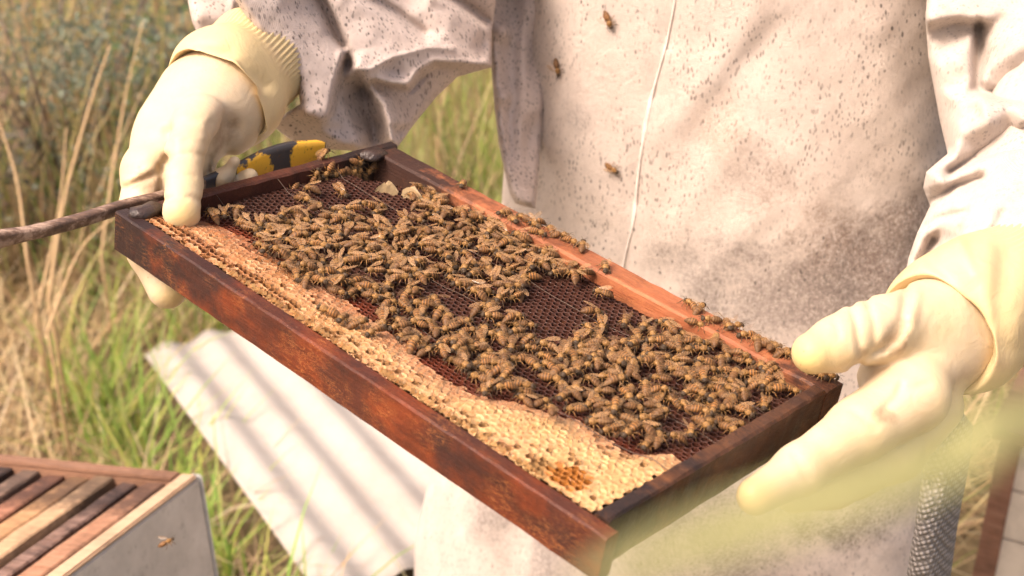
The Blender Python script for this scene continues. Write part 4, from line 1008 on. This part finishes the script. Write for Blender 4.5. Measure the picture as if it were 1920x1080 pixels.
# far rail: along its top and inner face
for (x, y) in ((868, 345), (945, 400), (962, 412), (980, 408), (998, 418), (1018, 412), (1040, 428), (1055, 440), (1072, 452), (1092, 462), (1010, 436), (1030, 455), (1135, 500), (1130, 535), (975, 430), (925, 402), (1295, 570), (1325, 572), (1332, 600), (1365, 610), (1385, 608), (1420, 640), (1445, 650), (1400, 628), (1345, 622), (1462, 640), (1310, 600), (890, 392), (1480, 655), (1500, 668), (1520, 680), (1545, 690), (1560, 700), (1440, 632), (1535, 702), (1470, 662)):
    u, v = px_to_frame(x, y, 0.003)
    if v > 0.241: w, pit = 0.0040, 0.0
    else: w, pit = 0.0005, 0.0
    v = min(v, 0.256)
    spec.append((frame_mat(u, v, w if v > 0.240 else -0.002, R.uniform(0, 6.28), R.uniform(-.2, .2), R.uniform(-.2, .2) if v > .240 else -0.5), L_RAIL, R.uniform(0.92, 1.04)))
# left rail interior, by the far corner
for (x, y) in ((592, 330), (615, 322), (634, 326), (655, 330), (672, 305), (610, 352), (640, 348), (672, 342), (592, 352), (700, 345), (545, 385), (660, 352)):
    o = FMI @ Vector((0, 0, CAMH)); q = FMI @ P(x, y, 1.0) - o; k = (0.0135 - o.x) / q.x; h = o + q * k
    h.z = min(max(h.z, -0.012), 0.002); h.y = min(max(h.y, 0.03), 0.232)
    spec.append((FM @ Matrix.Translation(h) @ Matrix.Rotation(math.radians(90), 4, 'Y') @ Matrix.Rotation(R.uniform(0, 6.28), 4, 'Z'), L_CORNER, R.uniform(0.9, 1.0)))
spec.append((frame_mat(*px_to_frame(607, 290, 0.004), 0.0055, 1.9, -0.3), ('honey bee with raised wings on top of the left rail beside the yellow tool', None), 1.05))
def bee_size(s):
    return proj(s[0].translation)[2]
n_keep = 290
order = sorted(range(len(spec)), key=lambda i: -bee_size(spec[i]))
rest = set([i for i in order if (spec[i][1][1] or '').startswith('bees in the ') or (spec[i][1][1] or '').startswith('bees scattered')][:max(0, len(spec) - n_keep)])
SV, SF = [], []; WV, WF = [], []
for i, (Mx, (lab, grp), k) in enumerate(spec):
    if i in rest:
        me = R.choice(BEES); n0 = len(SV); Mk = Mx @ Matrix.Scale(k * 1.12, 4)
        SV.append((me, Mk, R.choice(WINGS)))
    else: bee(Mx, lab, grp, R.choice(BEES), None, k)
print('BEES', len(spec), 'mass', len(rest))
# the smallest, farthest bees of the crowd as one mass
if SV:
    # object coordinates drive the stripes: keep each bee's own coordinates in an attribute
    vs = []; fs = []; loc = []; mi = []; rn = []
    for (me, Mk, wg) in SV:
        rr = R.random()
        for (mm, mid) in ((me, 0), (wg[0], 1), (wg[1], 1)):
            n0 = len(vs)
            for q in mm.vertices: vs.append(tuple(Mk @ q.co)); loc.append(tuple(q.co)); rn.append(rr)
            for p in mm.polygons: fs.append(tuple(n0 + a for a in p.vertices)); mi.append(mid)
    o = mesh_obj('honey_bee_crowd', vs, fs, None, None, True)
    a = o.data.attributes.new('beeco', 'FLOAT_VECTOR', 'POINT'); a.data.foreach_set('vector', np.array(loc, np.float32).ravel())
    a = o.data.attributes.new('beernd', 'FLOAT', 'POINT'); a.data.foreach_set('value', np.array(rn, np.float32))
    mb_ = M_BEE.copy(); mb_.name = 'honey_bee_body_mass'
    nt = mb_.node_tree; at = nt.nodes.new('ShaderNodeAttribute'); at.attribute_name = 'beeco'; ar = nt.nodes.new('ShaderNodeAttribute'); ar.attribute_name = 'beernd'
    for l in list(nt.links):
        if l.from_node.type == 'TEX_COORD': s_ = l.to_socket; nt.links.remove(l); nt.links.new(at.outputs['Vector'], s_)
        elif l.from_node.type == 'OBJECT_INFO': s_ = l.to_socket; nt.links.remove(l); nt.links.new(ar.outputs['Fac'], s_)
    o.data.materials.append(mb_); o.data.materials.append(M_WING); o.data.polygons.foreach_set('material_index', mi)
    tag(o, 'mass of farther honey bees crowding the back of the comb', 'bees', None, 'stuff')
# three bees on the jacket
def jacket_bee(px, py, ang, label, wg, k=1.0):
    h, n, _, _ = on_torso(px, py)
    q1, _, _, _ = on_torso(px + 12 * math.cos(ang), py + 12 * math.sin(ang)); x = (q1 - h); x = (x - n * x.dot(n)).normalized()
    if n.dot(h - Vector((0, 0, CAMH))) > 0: n = -n
    y = n.cross(x); M_ = Matrix(((x.x, y.x, n.x, 0), (x.y, y.y, n.y, 0), (x.z, y.z, n.z, 0), (0, 0, 0, 1)))
    bee(Matrix.Translation(h + n * 0.0038) @ M_, label, None, BEES[0], WINGS[wg], k)
jacket_bee(1144, 38, 1.2, 'topmost honey bee on the jacket front, above the other two', 3, 1.1)
jacket_bee(1050, 128, 1.35, 'honey bee on the left side of the jacket front, wings spread', 3, 1.1)
jacket_bee(1152, 315, 0.55, 'lowest honey bee on the jacket, just left of the zip piping', 1, 1.05)
def fly(px, py, d, label, yaw, k=1.0):
    bee(Matrix.Translation(P(px, py, d)) @ Matrix.Rotation(yaw, 4, 'Z') @ Matrix.Rotation(-0.35, 4, 'Y'), label, None, BEES[3], WINGS[3], k)
fly(313, 1016, 1.40, 'bee in flight before the grey side of the open hive box', 0.4)
fly(304, 943, 1.62, 'blurred bee in flight near the top edge of the open hive box', -0.3)

# ------------------------------------------------------------------ corrugated sheets on the grass
def sheets():
    z0 = 0.16
    a = PZ(282, 655, z0); b = PZ(520, 985, z0); d = (b - a); d.z = 0; d.normalize(); s = Vector((-d.y, d.x, 0))
    if s.x < 0: s = -s
    t = NT('whitewashed_corrugated_sheet')
    c = t.mix(t.math('MULTIPLY', t.ramp(t.noise(9, 7, 0.7), [(0.42, 0), (0.72, 1)]), 0.5), (0.36, 0.325, 0.29), (0.26, 0.21, 0.175))
    c = t.mix(t.math('MULTIPLY', t.ramp(t.noise(40, 6, 0.7), [(0.56, 0), (0.72, 1)]), 0.5), c, (0.34, 0.27, 0.21))
    t.set(Base_Color=c, Roughness=0.7, Normal=t.bump(t.noise(90, 5), 0.3, 0.004))
    pitch = (PZ(395, 655, z0) - a).dot(s) * 0.86
    print('sheet pitch', pitch)
    def one(org, length, nw, off, tilt, label):
        V = []; nu = nw * 12; nl = 20; amp = pitch * 0.095
        for lay in (0, 1):
            for i in range(nl + 1):
                for j in range(nu + 1):
                    x = j / 12 * pitch; l = i / nl * length
                    zz = -amp * math.cos(2 * math.pi * j / 12 ) + off + tilt * l - lay * 0.0012 + 0.004 * math.sin(l * 3 + x * 2)
                    p = org + d * l + s * x; V.append((p.x - org.x, p.y - org.y, z0 + zz))
        n1 = (nl + 1) * (nu + 1); Fc = []
        for i in range(nl):
            for j in range(nu):
                q = (i * (nu + 1) + j, i * (nu + 1) + j + 1, (i + 1) * (nu + 1) + j + 1, (i + 1) * (nu + 1) + j)
                Fc += [q, tuple(k + n1 for k in reversed(q))]
        for j in range(nu):
            Fc.append((j + 1, j, j + n1, j + 1 + n1)); e = nl * (nu + 1); Fc.append((e + j, e + j + 1, e + j + 1 + n1, e + j + n1))
        for i in range(nl):
            q0, q1 = i * (nu + 1), (i + 1) * (nu + 1); Fc.append((q0, q1, q1 + n1, q0 + n1)); Fc.append((q1 + nu, q0 + nu, q0 + nu + n1, q1 + nu + n1))
        o = mesh_obj('corrugated_sheet', V, Fc, t.m); o.location = (org.x, org.y, 0)
        bmx = bmesh.new(); bmx.from_mesh(o.data); bmesh.ops.recalc_face_normals(bmx, faces=bmx.faces); bmx.to_mesh(o.data); bmx.free()
        tag(o, label, 'roofing sheet')
        return org
    L1 = (PZ(640, 1130, z0) - a).dot(d)
    one(a - s * pitch * 0.15, L1, 9, 0.0, 0.012, 'whitish corrugated roofing sheet lying on the grass behind the held frame')
    return a, d, s, pitch, L1
SA, SD, SS, SPITCH, SL1 = sheets()

# ------------------------------------------------------------------ open hive box with frames, lower left
HZ = 0.68
def hive_box():
    nn = Vector((math.sin(math.radians(-5)), math.sin(math.radians(10.5)), 1)).normalized(); c0 = PZ(372, 888, HZ); cc_ = Vector((0, 0, CAMH))
    def onp(px, py):
        q = P(px, py, 1.0) - cc_; return cc_ + q * ((c0 - cc_).dot(nn) / q.dot(nn))
    e = (onp(120, 1080) - c0); e = (e - nn * e.dot(nn)).normalized(); w = nn.cross(e)
    if w.dot(onp(0, 850) - c0) < 0: w = -w
    o0 = c0 - nn * HZ
    # local x along the far edge (to the left), y towards the camera, z out of the box
    M_ = Matrix(((w.x, e.x, nn.x, o0.x), (w.y, e.y, nn.y, o0.y), (w.z, e.z, nn.z, o0.z), (0, 0, 0, 1)))
    root = empty('hive_box', mat=M_)
    tag(root, 'open grey hive box showing its row of wooden frame tops', 'hive box')
    t = NT('weathered_grey_paint')
    cc = t.mix(t.ramp(t.noise(14, 7, 0.7), [(0.35, 0), (0.7, 1)]), (0.40, 0.375, 0.345), (0.54, 0.51, 0.475))
    cc = t.mix(t.math('MULTIPLY', t.ramp(t.noise(38, 6, 0.75), [(0.55, 0), (0.72, 1)]), 0.6), cc, (0.17, 0.15, 0.13))
    t.set(Base_Color=cc, Roughness=0.8, Normal=t.bump(t.noise(80, 5), 0.4, 0.003)); grey = t.m
    tan = m_rail('worn_tan_timber', (0.42, 0.28, 0.18), (0.52, 0.37, 0.25), 0.2, [], 0.2, 0.7)
    brn = m_rail('rim_brown_timber', (0.16, 0.085, 0.055), (0.27, 0.15, 0.095), 0.35, [], 0.1, 0.7)
    LX, LY, th = 0.42, 0.52, 0.022
    def wall(name, x0, x1, y0, y1, z0, z1, mat, cap=None):
        m = MB(); m.box(x0, x1, y0, y1, z0, z1); o = m.build(name, mat, root)
        bm = bmesh.new(); bm.from_mesh(o.data); bmesh.ops.bevel(bm, geom=bm.edges[:], offset=0.002, segments=2, affect='EDGES'); bm.to_mesh(o.data); bm.free(); return o
    wall('side_wall', 0, th, 0, LY, 0.34, HZ - 0.006, grey); wall('rim_strip', 0.0005, th - 0.0005, 0.002, LY - 0.002, HZ - 0.0058, HZ, tan)
    wall('side_wall', LX - th, LX, 0, LY, 0.34, HZ, grey)
    wall('end_wall', th + .0005, LX - th - .0005, 0.0, th, 0.34, HZ - 0.004, brn); wall('rim_strip', th + .0008, LX - th - .0008, 0.001, th - 0.001, HZ - 0.0038, HZ + 0.001, brn)
    wall('end_wall', th + .0005, LX - th - .0005, LY - th, LY, 0.34, HZ, grey)
    wall('corner_strip', -0.003, 0.012, -0.003, -0.0002, 0.34, HZ - 0.002, m_simple('galvanised_edge', (0.55, 0.55, 0.54), 0.45, 0.3, 40, metal=0.4))
    wall('lower_box', 0.004, LX - 0.004, 0.004, LY - 0.004, 0.10, 0.3395, grey)
    wall('base_board', -0.02, LX + 0.02, -0.02, LY + 0.02, 0.06, 0.0995, brn)
    for (fx, fy) in ((0.02, 0.02), (LX - 0.06, 0.02), (0.02, LY - 0.06), (LX - 0.06, LY - 0.06)): wall('foot', fx, fx + 0.04, fy, fy + 0.04, -0.12, 0.0595, brn)
    cols = [((0.34, 0.17, 0.10), (0.42, 0.23, 0.145), 0.25, 'orange brown frame top nearest the grey side of the open hive box'),
            ((0.11, 0.06, 0.05), (0.30, 0.20, 0.16), 0.8, 'dark mottled frame top, second from the grey side of the hive box'),
            ((0.44, 0.28, 0.165), (0.52, 0.35, 0.21), 0.15, 'pale tan frame top, third from the grey side of the hive box'),
            ((0.38, 0.21, 0.10), (0.47, 0.28, 0.15), 0.2, 'golden brown frame top, fourth from the grey side of the hive box'),
            ((0.30, 0.13, 0.08), (0.38, 0.19, 0.12), 0.35, 'reddish frame top, fifth from the grey side of the hive box'),
            ((0.32, 0.20, 0.145), (0.42, 0.29, 0.21), 0.2, 'greyish tan frame top, sixth from the grey side of the hive box'),
            ((0.06, 0.04, 0.035), (0.13, 0.09, 0.07), 0.6, 'blackened frame top, seventh from the grey side of the hive box'),
            ((0.42, 0.20, 0.07), (0.50, 0.27, 0.11), 0.2, 'bright orange frame top farthest left in the hive box')]
    x = th + 0.010
    for i, (a, b, dk, lab) in enumerate(cols):
        wd = 0.027 if i not in (1, 6) else 0.022
        mt = m_rail('frame_top_timber', tuple(x * 0.8 for x in a), b, dk + 0.25, [((0.0, 0.05, HZ), 0.07, 0.7), ((0.0, 0.4, HZ), 0.06, 0.5)], 0.3, 0.6)
        fr = empty('brood_comb', mat=M_ @ Matrix.Translation((x, 0, 0))); tag(fr, lab, 'hive frame', 'frames in the open hive box')
        rr = random.Random(i); dz = rr.uniform(-0.006, 0.0); sk = rr.uniform(-0.002, 0.002)
        m = MB(); m.bar(th + 0.001, LY - th - 0.001, -wd, 0, HZ - 0.024 + dz, HZ - 0.004 + dz, 20, 0.002, 0.0005)
        m.v = [(-q[1] + sk * q[0], q[0], q[2]) for q in m.v]; m.build('top_bar', mt, fr)
        m = MB(); m.box(0.004, wd - 0.004, th + 0.02, LY - th - 0.02, 0.40, HZ - 0.0245 + dz); m.build('comb', bpy.data.materials['dark_wax'], fr)
        x += wd + (0.014 if i in (0, 5) else 0.0095)
    return M_, LX, LY
HBM, HLX, HLY = hive_box()

# ------------------------------------------------------------------ white hive box with a brown corner post, right edge
def right_box():
    z = 0.62; a = P(1874, 818, 2.02); base = Vector((a.x, a.y, 0)); ztop = a.z
    root = empty('painted_hive_box', base); root.rotation_euler = (0, 0, math.radians(-30)); tag(root, 'cream boarded hive box with a brown corner post at the right edge', 'hive box')
    post = m_rail('reddish_post_timber', (0.22, 0.11, 0.07), (0.34, 0.19, 0.13), 0.35, [], 0.2, 0.7)
    cream = m_simple('cream_painted_board', (0.70, 0.62, 0.52), 0.7, 0.3, 16)
    m = MB(); m.bar(0.0, ztop, -0.0, 0.030, -0.0, 0.03, 20, 0.002, 0.0006); m.v = [(q[1], q[2], q[0]) for q in m.v]; m.build('corner_post', post, root)
    nb = 6; h = ztop / nb
    for i in range(nb):
        m = MB(); m.box(0.0305, 0.45, 0.006, 0.028, i * h + 0.002, (i + 1) * h - 0.003); o = m.build('board', cream, root)
        m = MB(); m.box(0.006, 0.028, 0.0305, 0.45, i * h + 0.002, (i + 1) * h - 0.003); o = m.build('board', cream, root)
    m = MB(); m.box(-0.01, 0.46, -0.01, 0.46, ztop + 0.0005, ztop + 0.02); m.build('lid', post, root)
    return base
RB = right_box()

# ------------------------------------------------------------------ vegetation
HBI = HBM.inverted()
def blocked(x, y):
    q = HBI @ Vector((x, y, 0))
    if -0.03 < q.x < HLX + 0.03 and -0.03 < q.y < HLY + 0.03: return True
    p = Vector((x, y, 0)) - Vector((SA.x, SA.y, 0)); l, s = p.dot(SD), p.dot(SS)
    if -0.12 < l < SL1 + 0.1 and -SPITCH * 0.6 < s < SPITCH * 9: return True
    if RB.x - 0.02 < x < RB.x + 0.62 and RB.y - 0.25 < y < RB.y + 0.42: return True
    if (x - 0.19) ** 2 + (y - 1.42) ** 2 < 0.25 ** 2: return True
    return False
def blades(name, n, region, length, width, tilt, palette, label, bend=0.6, seed=1, cond=None, mat=None):
    r = np.random.default_rng(seed)
    X = []; 
    while len(X) < n:
        x = r.uniform(region[0], region[1]); y = region[2] + (region[3] - region[2]) * r.random() ** 1.25
        if blocked(x, y) or (cond and not cond(x, y, r)): continue
        X.append((x, y))
    X = np.array(X); L = r.uniform(*length, n) * (0.6 + 0.4 * r.random(n)); W = r.uniform(*width, n); az = r.uniform(0, 2 * np.pi, n)
    ti = r.uniform(*tilt, n); bd = bend * r.uniform(0.2, 1.4, n); seg = 4
    V = np.zeros((n, 2 * seg + 1, 3)); pos = np.c_[X, np.zeros(n)]; a = ti.copy(); wd = az + np.pi / 2 + r.uniform(-0.6, 0.6, n)
    for k in range(seg + 1):
        w = W * (1 - (k / seg) ** 1.6) * 0.5; sd = np.c_[np.cos(wd) * w, np.sin(wd) * w, np.zeros(n)]
        if k < seg: V[:, 2 * k] = pos - sd; V[:, 2 * k + 1] = pos + sd
        else: V[:, 2 * seg] = pos
        st_ = (L / seg)[:, None]
        pos = pos + np.c_[np.sin(a) * np.cos(az), np.sin(a) * np.sin(az), np.cos(a)] * st_; a = a + bd / seg
        pos[:, 2] = np.maximum(pos[:, 2], 0.01)
    pal = np.array([p[1] for p in palette]); pw = np.array([p[0] for p in palette], float); ci = r.choice(len(pal), n, p=pw / pw.sum())
    C = pal[ci] * r.uniform(0.7, 1.3, (n, 1)) * (1 + r.uniform(-0.08, 0.08, (n, 3)))
    nv = 2 * seg + 1; base = (np.arange(n) * nv)[:, None]
    Fc = []
    quads = np.concatenate([base + np.array([[2 * k, 2 * k + 1, 2 * k + 3, 2 * k + 2]]) for k in range(seg - 1)])
    tri = base + np.array([[2 * seg - 2, 2 * seg - 1, 2 * seg]])
    me = bpy.data.meshes.new(name); nq, ntri = len(quads), len(tri)
    me.vertices.add(n * nv); me.vertices.foreach_set('co', V.ravel())
    loops = np.concatenate([quads.ravel(), tri.ravel()]); me.loops.add(len(loops)); me.loops.foreach_set('vertex_index', loops.astype(np.int32))
    me.polygons.add(nq + ntri); me.polygons.foreach_set('loop_start', np.r_[np.arange(nq) * 4, nq * 4 + np.arange(ntri) * 3].astype(np.int32))
    me.update(calc_edges=True); me.validate()
    at = me.color_attributes.new('Col', 'FLOAT_COLOR', 'POINT'); cc = np.ones((n, nv, 4), np.float32); cc[:, :, :3] = C[:, None, :]; at.data.foreach_set('color', cc.ravel())
    me.materials.append(mat); o = bpy.data.objects.new(name, me); COL.objects.link(o); tag(o, label, 'grass', None, 'stuff'); return o
M_BLADE = m_attr('grass_blade', 0.6, 0.35)
STRAW = [(3, (0.52, 0.39, 0.22)), (3, (0.42, 0.30, 0.16)), (2, (0.30, 0.20, 0.11)), (2, (0.60, 0.48, 0.31))]
GREEN = [(3, (0.22, 0.31, 0.07)), (2, (0.31, 0.37, 0.09)), (1, (0.10, 0.15, 0.05)), (2, (0.40, 0.37, 0.13))]
blades('dry_grass', 34000, (-2.6, 1.6, 1.5, 6.0), (0.18, 0.5), (0.003, 0.007), (0.5, 1.45), STRAW, 'matted dry straw coloured grass covering the ground', 0.7, 2, None, M_BLADE)
blades('green_grass', 5200, (-2.4, 1.6, 1.6, 6.5), (0.15, 0.5), (0.004, 0.009), (0.1, 0.8), GREEN, 'green grass blades growing up through the dry straw', 0.9, 3, lambda x, y, r: vnoise(x + 9, y, 2.2) > 0.35 + 0.3 * r.random(), M_BLADE)
blades('tall_grass', 11000, (-3.0, 1.4, 3.0, 7.5), (0.4, 1.0), (0.004, 0.008), (0.0, 0.5), STRAW[:3] + STRAW[:3] + GREEN, 'tall mixed grass standing at the back of the clearing', 0.6, 4, None, M_BLADE)
blades('bright_grass', 4200, (-0.75, 0.5, 2.6, 4.2), (0.2, 0.55), (0.005, 0.011), (0.1, 0.7), [(3, (0.30, 0.38, 0.09)), (2, (0.42, 0.44, 0.15)), (2, (0.52, 0.43, 0.24))], 'bright green grass seen between the sleeve and the jacket', 0.8, 5, None, M_BLADE)
blades('green_tuft', 800, (SA.x - 0.35, SA.x + 0.9, SA.y - 1.5, SA.y + 0.1), (0.2, 0.42), (0.005, 0.010), (0.1, 0.7), [(3, (0.24, 0.36, 0.07)), (2, (0.40, 0.44, 0.11))], 'green grass tufts along the edge of the corrugated sheet', 0.8, 6,
       lambda x, y, r: abs((Vector((x, y, 0)) - Vector((SA.x, SA.y, 0))).dot(SS) + 0.08) < 0.10, M_BLADE)

# tall dry stalks one can tell apart
M_STALK = m_simple('dry_stalk', (0.46, 0.32, 0.17), 0.7, 0.35, 40, (0.22, 0.13, 0.07))
def stalk(pts, r, label):
    W_ = [P(*p) for p in pts]; b = W_[0]; root_z = Vector((b.x, b.y, 0.0))
    full = [root_z] + [Vector(q) for q in catmull([tuple(x) for x in W_], 14)]
    m = MB(); m.tube([q - root_z for q in full], [r] * 3 + list(np.linspace(r, r * 0.4, len(full) - 3)), 6); o = m.build('dry_stalk', M_STALK, None, True); o.location = root_z
    tag(o, label, 'grass stalk', 'tall dry stalks at left')
stalk([(92, 560, 2.7), (120, 380, 2.68), (165, 210, 2.66), (206, 86, 2.64)], 0.0042, 'tallest dry stalk at left, leaning right, its tip near the dark shrub')
stalk([(66, 600, 2.9), (110, 400, 2.9), (124, 240, 2.9)], 0.0035, 'shorter dry stalk standing close left of the tallest one')
stalk([(190, 480, 3.1), (215, 300, 3.1), (240, 160, 3.1), (268, 40, 3.1)], 0.0035, 'slender pale stalk between the tall stalk and the glove')
stalk([(50, 480, 2.6), (30, 330, 2.6), (-20, 180, 2.6)], 0.0032, 'thin stalk leaning left at the photo edge above the hive tool')
stalk([(90, 620, 2.4), (150, 470, 2.4), (225, 400, 2.4)], 0.0028, 'thin dry stalk slanting right below the hive tool shank')

def shrub(base, rx, rz, n, cols, label, seed, leaf=0.03):
    r = np.random.default_rng(seed); root = empty('shrub', base); tag(root, label, 'shrub', 'shrubs behind the grass')
    m = MB()
    for i in range(9):
        a = r.uniform(0, 6.28); k = r.uniform(0.3, 1.0); tip = Vector((math.cos(a) * rx * k, math.sin(a) * rx * k, rz * 2 * r.uniform(0.6, 1.0)))
        m.tube([(0, 0, 0), tuple(tip * 0.45 + Vector((0, 0, 0.05))), tuple(tip)], [0.010, 0.007, 0.002], 5)
    m.build('stem', m_simple('twig_bark', (0.16, 0.12, 0.09), 0.8) if 'twig_bark' not in bpy.data.materials else bpy.data.materials['twig_bark'], root, True)
    ctr = np.array([[r.normal() * rx * 0.5, r.normal() * rx * 0.5, rz * (0.5 + 1.3 * r.random())] for _ in range(40)])
    p = ctr[r.integers(0, 40, n)] + r.normal(size=(n, 3)) * np.array([rx, rx, rz]) * 0.16; p[:, 2] = np.maximum(p[:, 2], 0.04)
    d = r.normal(size=(n, 3)); d /= np.linalg.norm(d, axis=1, keepdims=True); e = np.cross(d, r.normal(size=(n, 3))); e /= np.linalg.norm(e, axis=1, keepdims=True)
    L = leaf * r.uniform(0.6, 1.4, (n, 1)); V = np.stack([p, p + d * L * 0.5 + e * L * 0.22, p + d * L, p + d * L * 0.5 - e * L * 0.22], 1).reshape(-1, 3)
    C = np.array(cols)[r.integers(0, len(cols), n)] * r.uniform(0.7, 1.3, (n, 1))
    mesh_obj('foliage', V, (np.arange(n)[:, None] * 4 + np.arange(4)), M_BLADE, root, False, np.repeat(C, 4, 0).astype(np.float32))['kind'] = 'stuff'
def gp(px, d): q = P(px, 300, d); return (q.x, q.y, 0)
BG = [(0.15, 0.185, 0.135), (0.19, 0.225, 0.165), (0.12, 0.145, 0.11), (0.24, 0.22, 0.15)]
shrub((-1.18, 3.45, 0), 0.46, 0.36, 6500, BG, 'blue green leafy shrub blurred in the upper left corner', 21, 0.016)
shrub((-0.86, 3.75, 0), 0.32, 0.32, 1500, BG + [(0.10, 0.16, 0.05)], 'darker shrub right of the blue green one, above the tall stalk', 22, 0.035)
shrub((-1.42, 3.1, 0), 0.25, 0.27, 1800, [(0.20, 0.14, 0.10), (0.12, 0.11, 0.08), (0.26, 0.19, 0.13)], 'brownish withered shrub at the left photo edge', 23, 0.03)
shrub((-0.2, 5.6, 0), 0.6, 0.55, 3500, [(0.16, 0.21, 0.06), (0.25, 0.24, 0.09)], 'yellow green shrub far behind the raised sleeve', 24, 0.03)

# ------------------------------------------------------------------ blade of grass arching close to the lens
def near_blade():
    vis = [P(1990, 782, 0.125), P(1800, 852, 0.120), P(1600, 918, 0.116), P(1380, 990, 0.113), P(1200, 1052, 0.110), P(1080, 1110, 0.108)]
    pts = [Vector(q) for q in catmull([(0.80, 0.42, 0.0), (0.62, 0.38, 0.60), (0.38, 0.26, 1.25), (0.12, 0.14, 1.555)] + [tuple(v) for v in vis], 70)]
    root = pts[0].copy(); V = []; n = len(pts)
    view = lambda c: (Vector((0, 0, CAMH)) - c).normalized()
    for i, c in enumerate(pts):
        t = (pts[min(i + 1, n - 1)] - pts[max(i - 1, 0)]).normalized(); s = t.cross(view(c)).normalized(); nr = s.cross(t)
        w = 0.0021 * min(1.0, 0.35 + i / 20) * (1 - max(0, (i - n * 0.72) / (n * 0.28)) ** 1.5 * 0.9)
        for (a, b) in ((-1, 0.25), (-0.5, 0.05), (0, -0.08), (0.5, 0.05), (1, 0.25)): V.append(c + s * w * a + nr * w * b - root)
        for (a, b) in ((1, 0.19), (0, -0.16), (-1, 0.19)): V.append(c + s * w * a + nr * w * b - root)
    Fc = [(i * 8 + j, i * 8 + (j + 1) % 8, (i + 1) * 8 + (j + 1) % 8, (i + 1) * 8 + j) for i in range(n - 1) for j in range(8)]
    Fc += [tuple(range(8)), tuple(reversed(range((n - 1) * 8, n * 8)))]
    t = NT('pale_green_blade'); c = t.mix(t.noise(30, 3), (0.38, 0.38, 0.16), (0.48, 0.46, 0.22)); t.set(Base_Color=c, Roughness=0.5)
    tr = t.n.new('ShaderNodeBsdfTranslucent'); t.link(c, tr.inputs[0]); mx = t.n.new('ShaderNodeMixShader'); mx.inputs[0].default_value = 0.4
    t.link(t.b.outputs[0], mx.inputs[1]); t.link(tr.outputs[0], mx.inputs[2]); t.link(mx.outputs[0], t.out.inputs[0])
    o = mesh_obj('grass_blade', V, Fc, t.m); o.location = root
    tag(o, 'blurred pale green grass blade arching close before the right glove', 'grass blade')
near_blade()
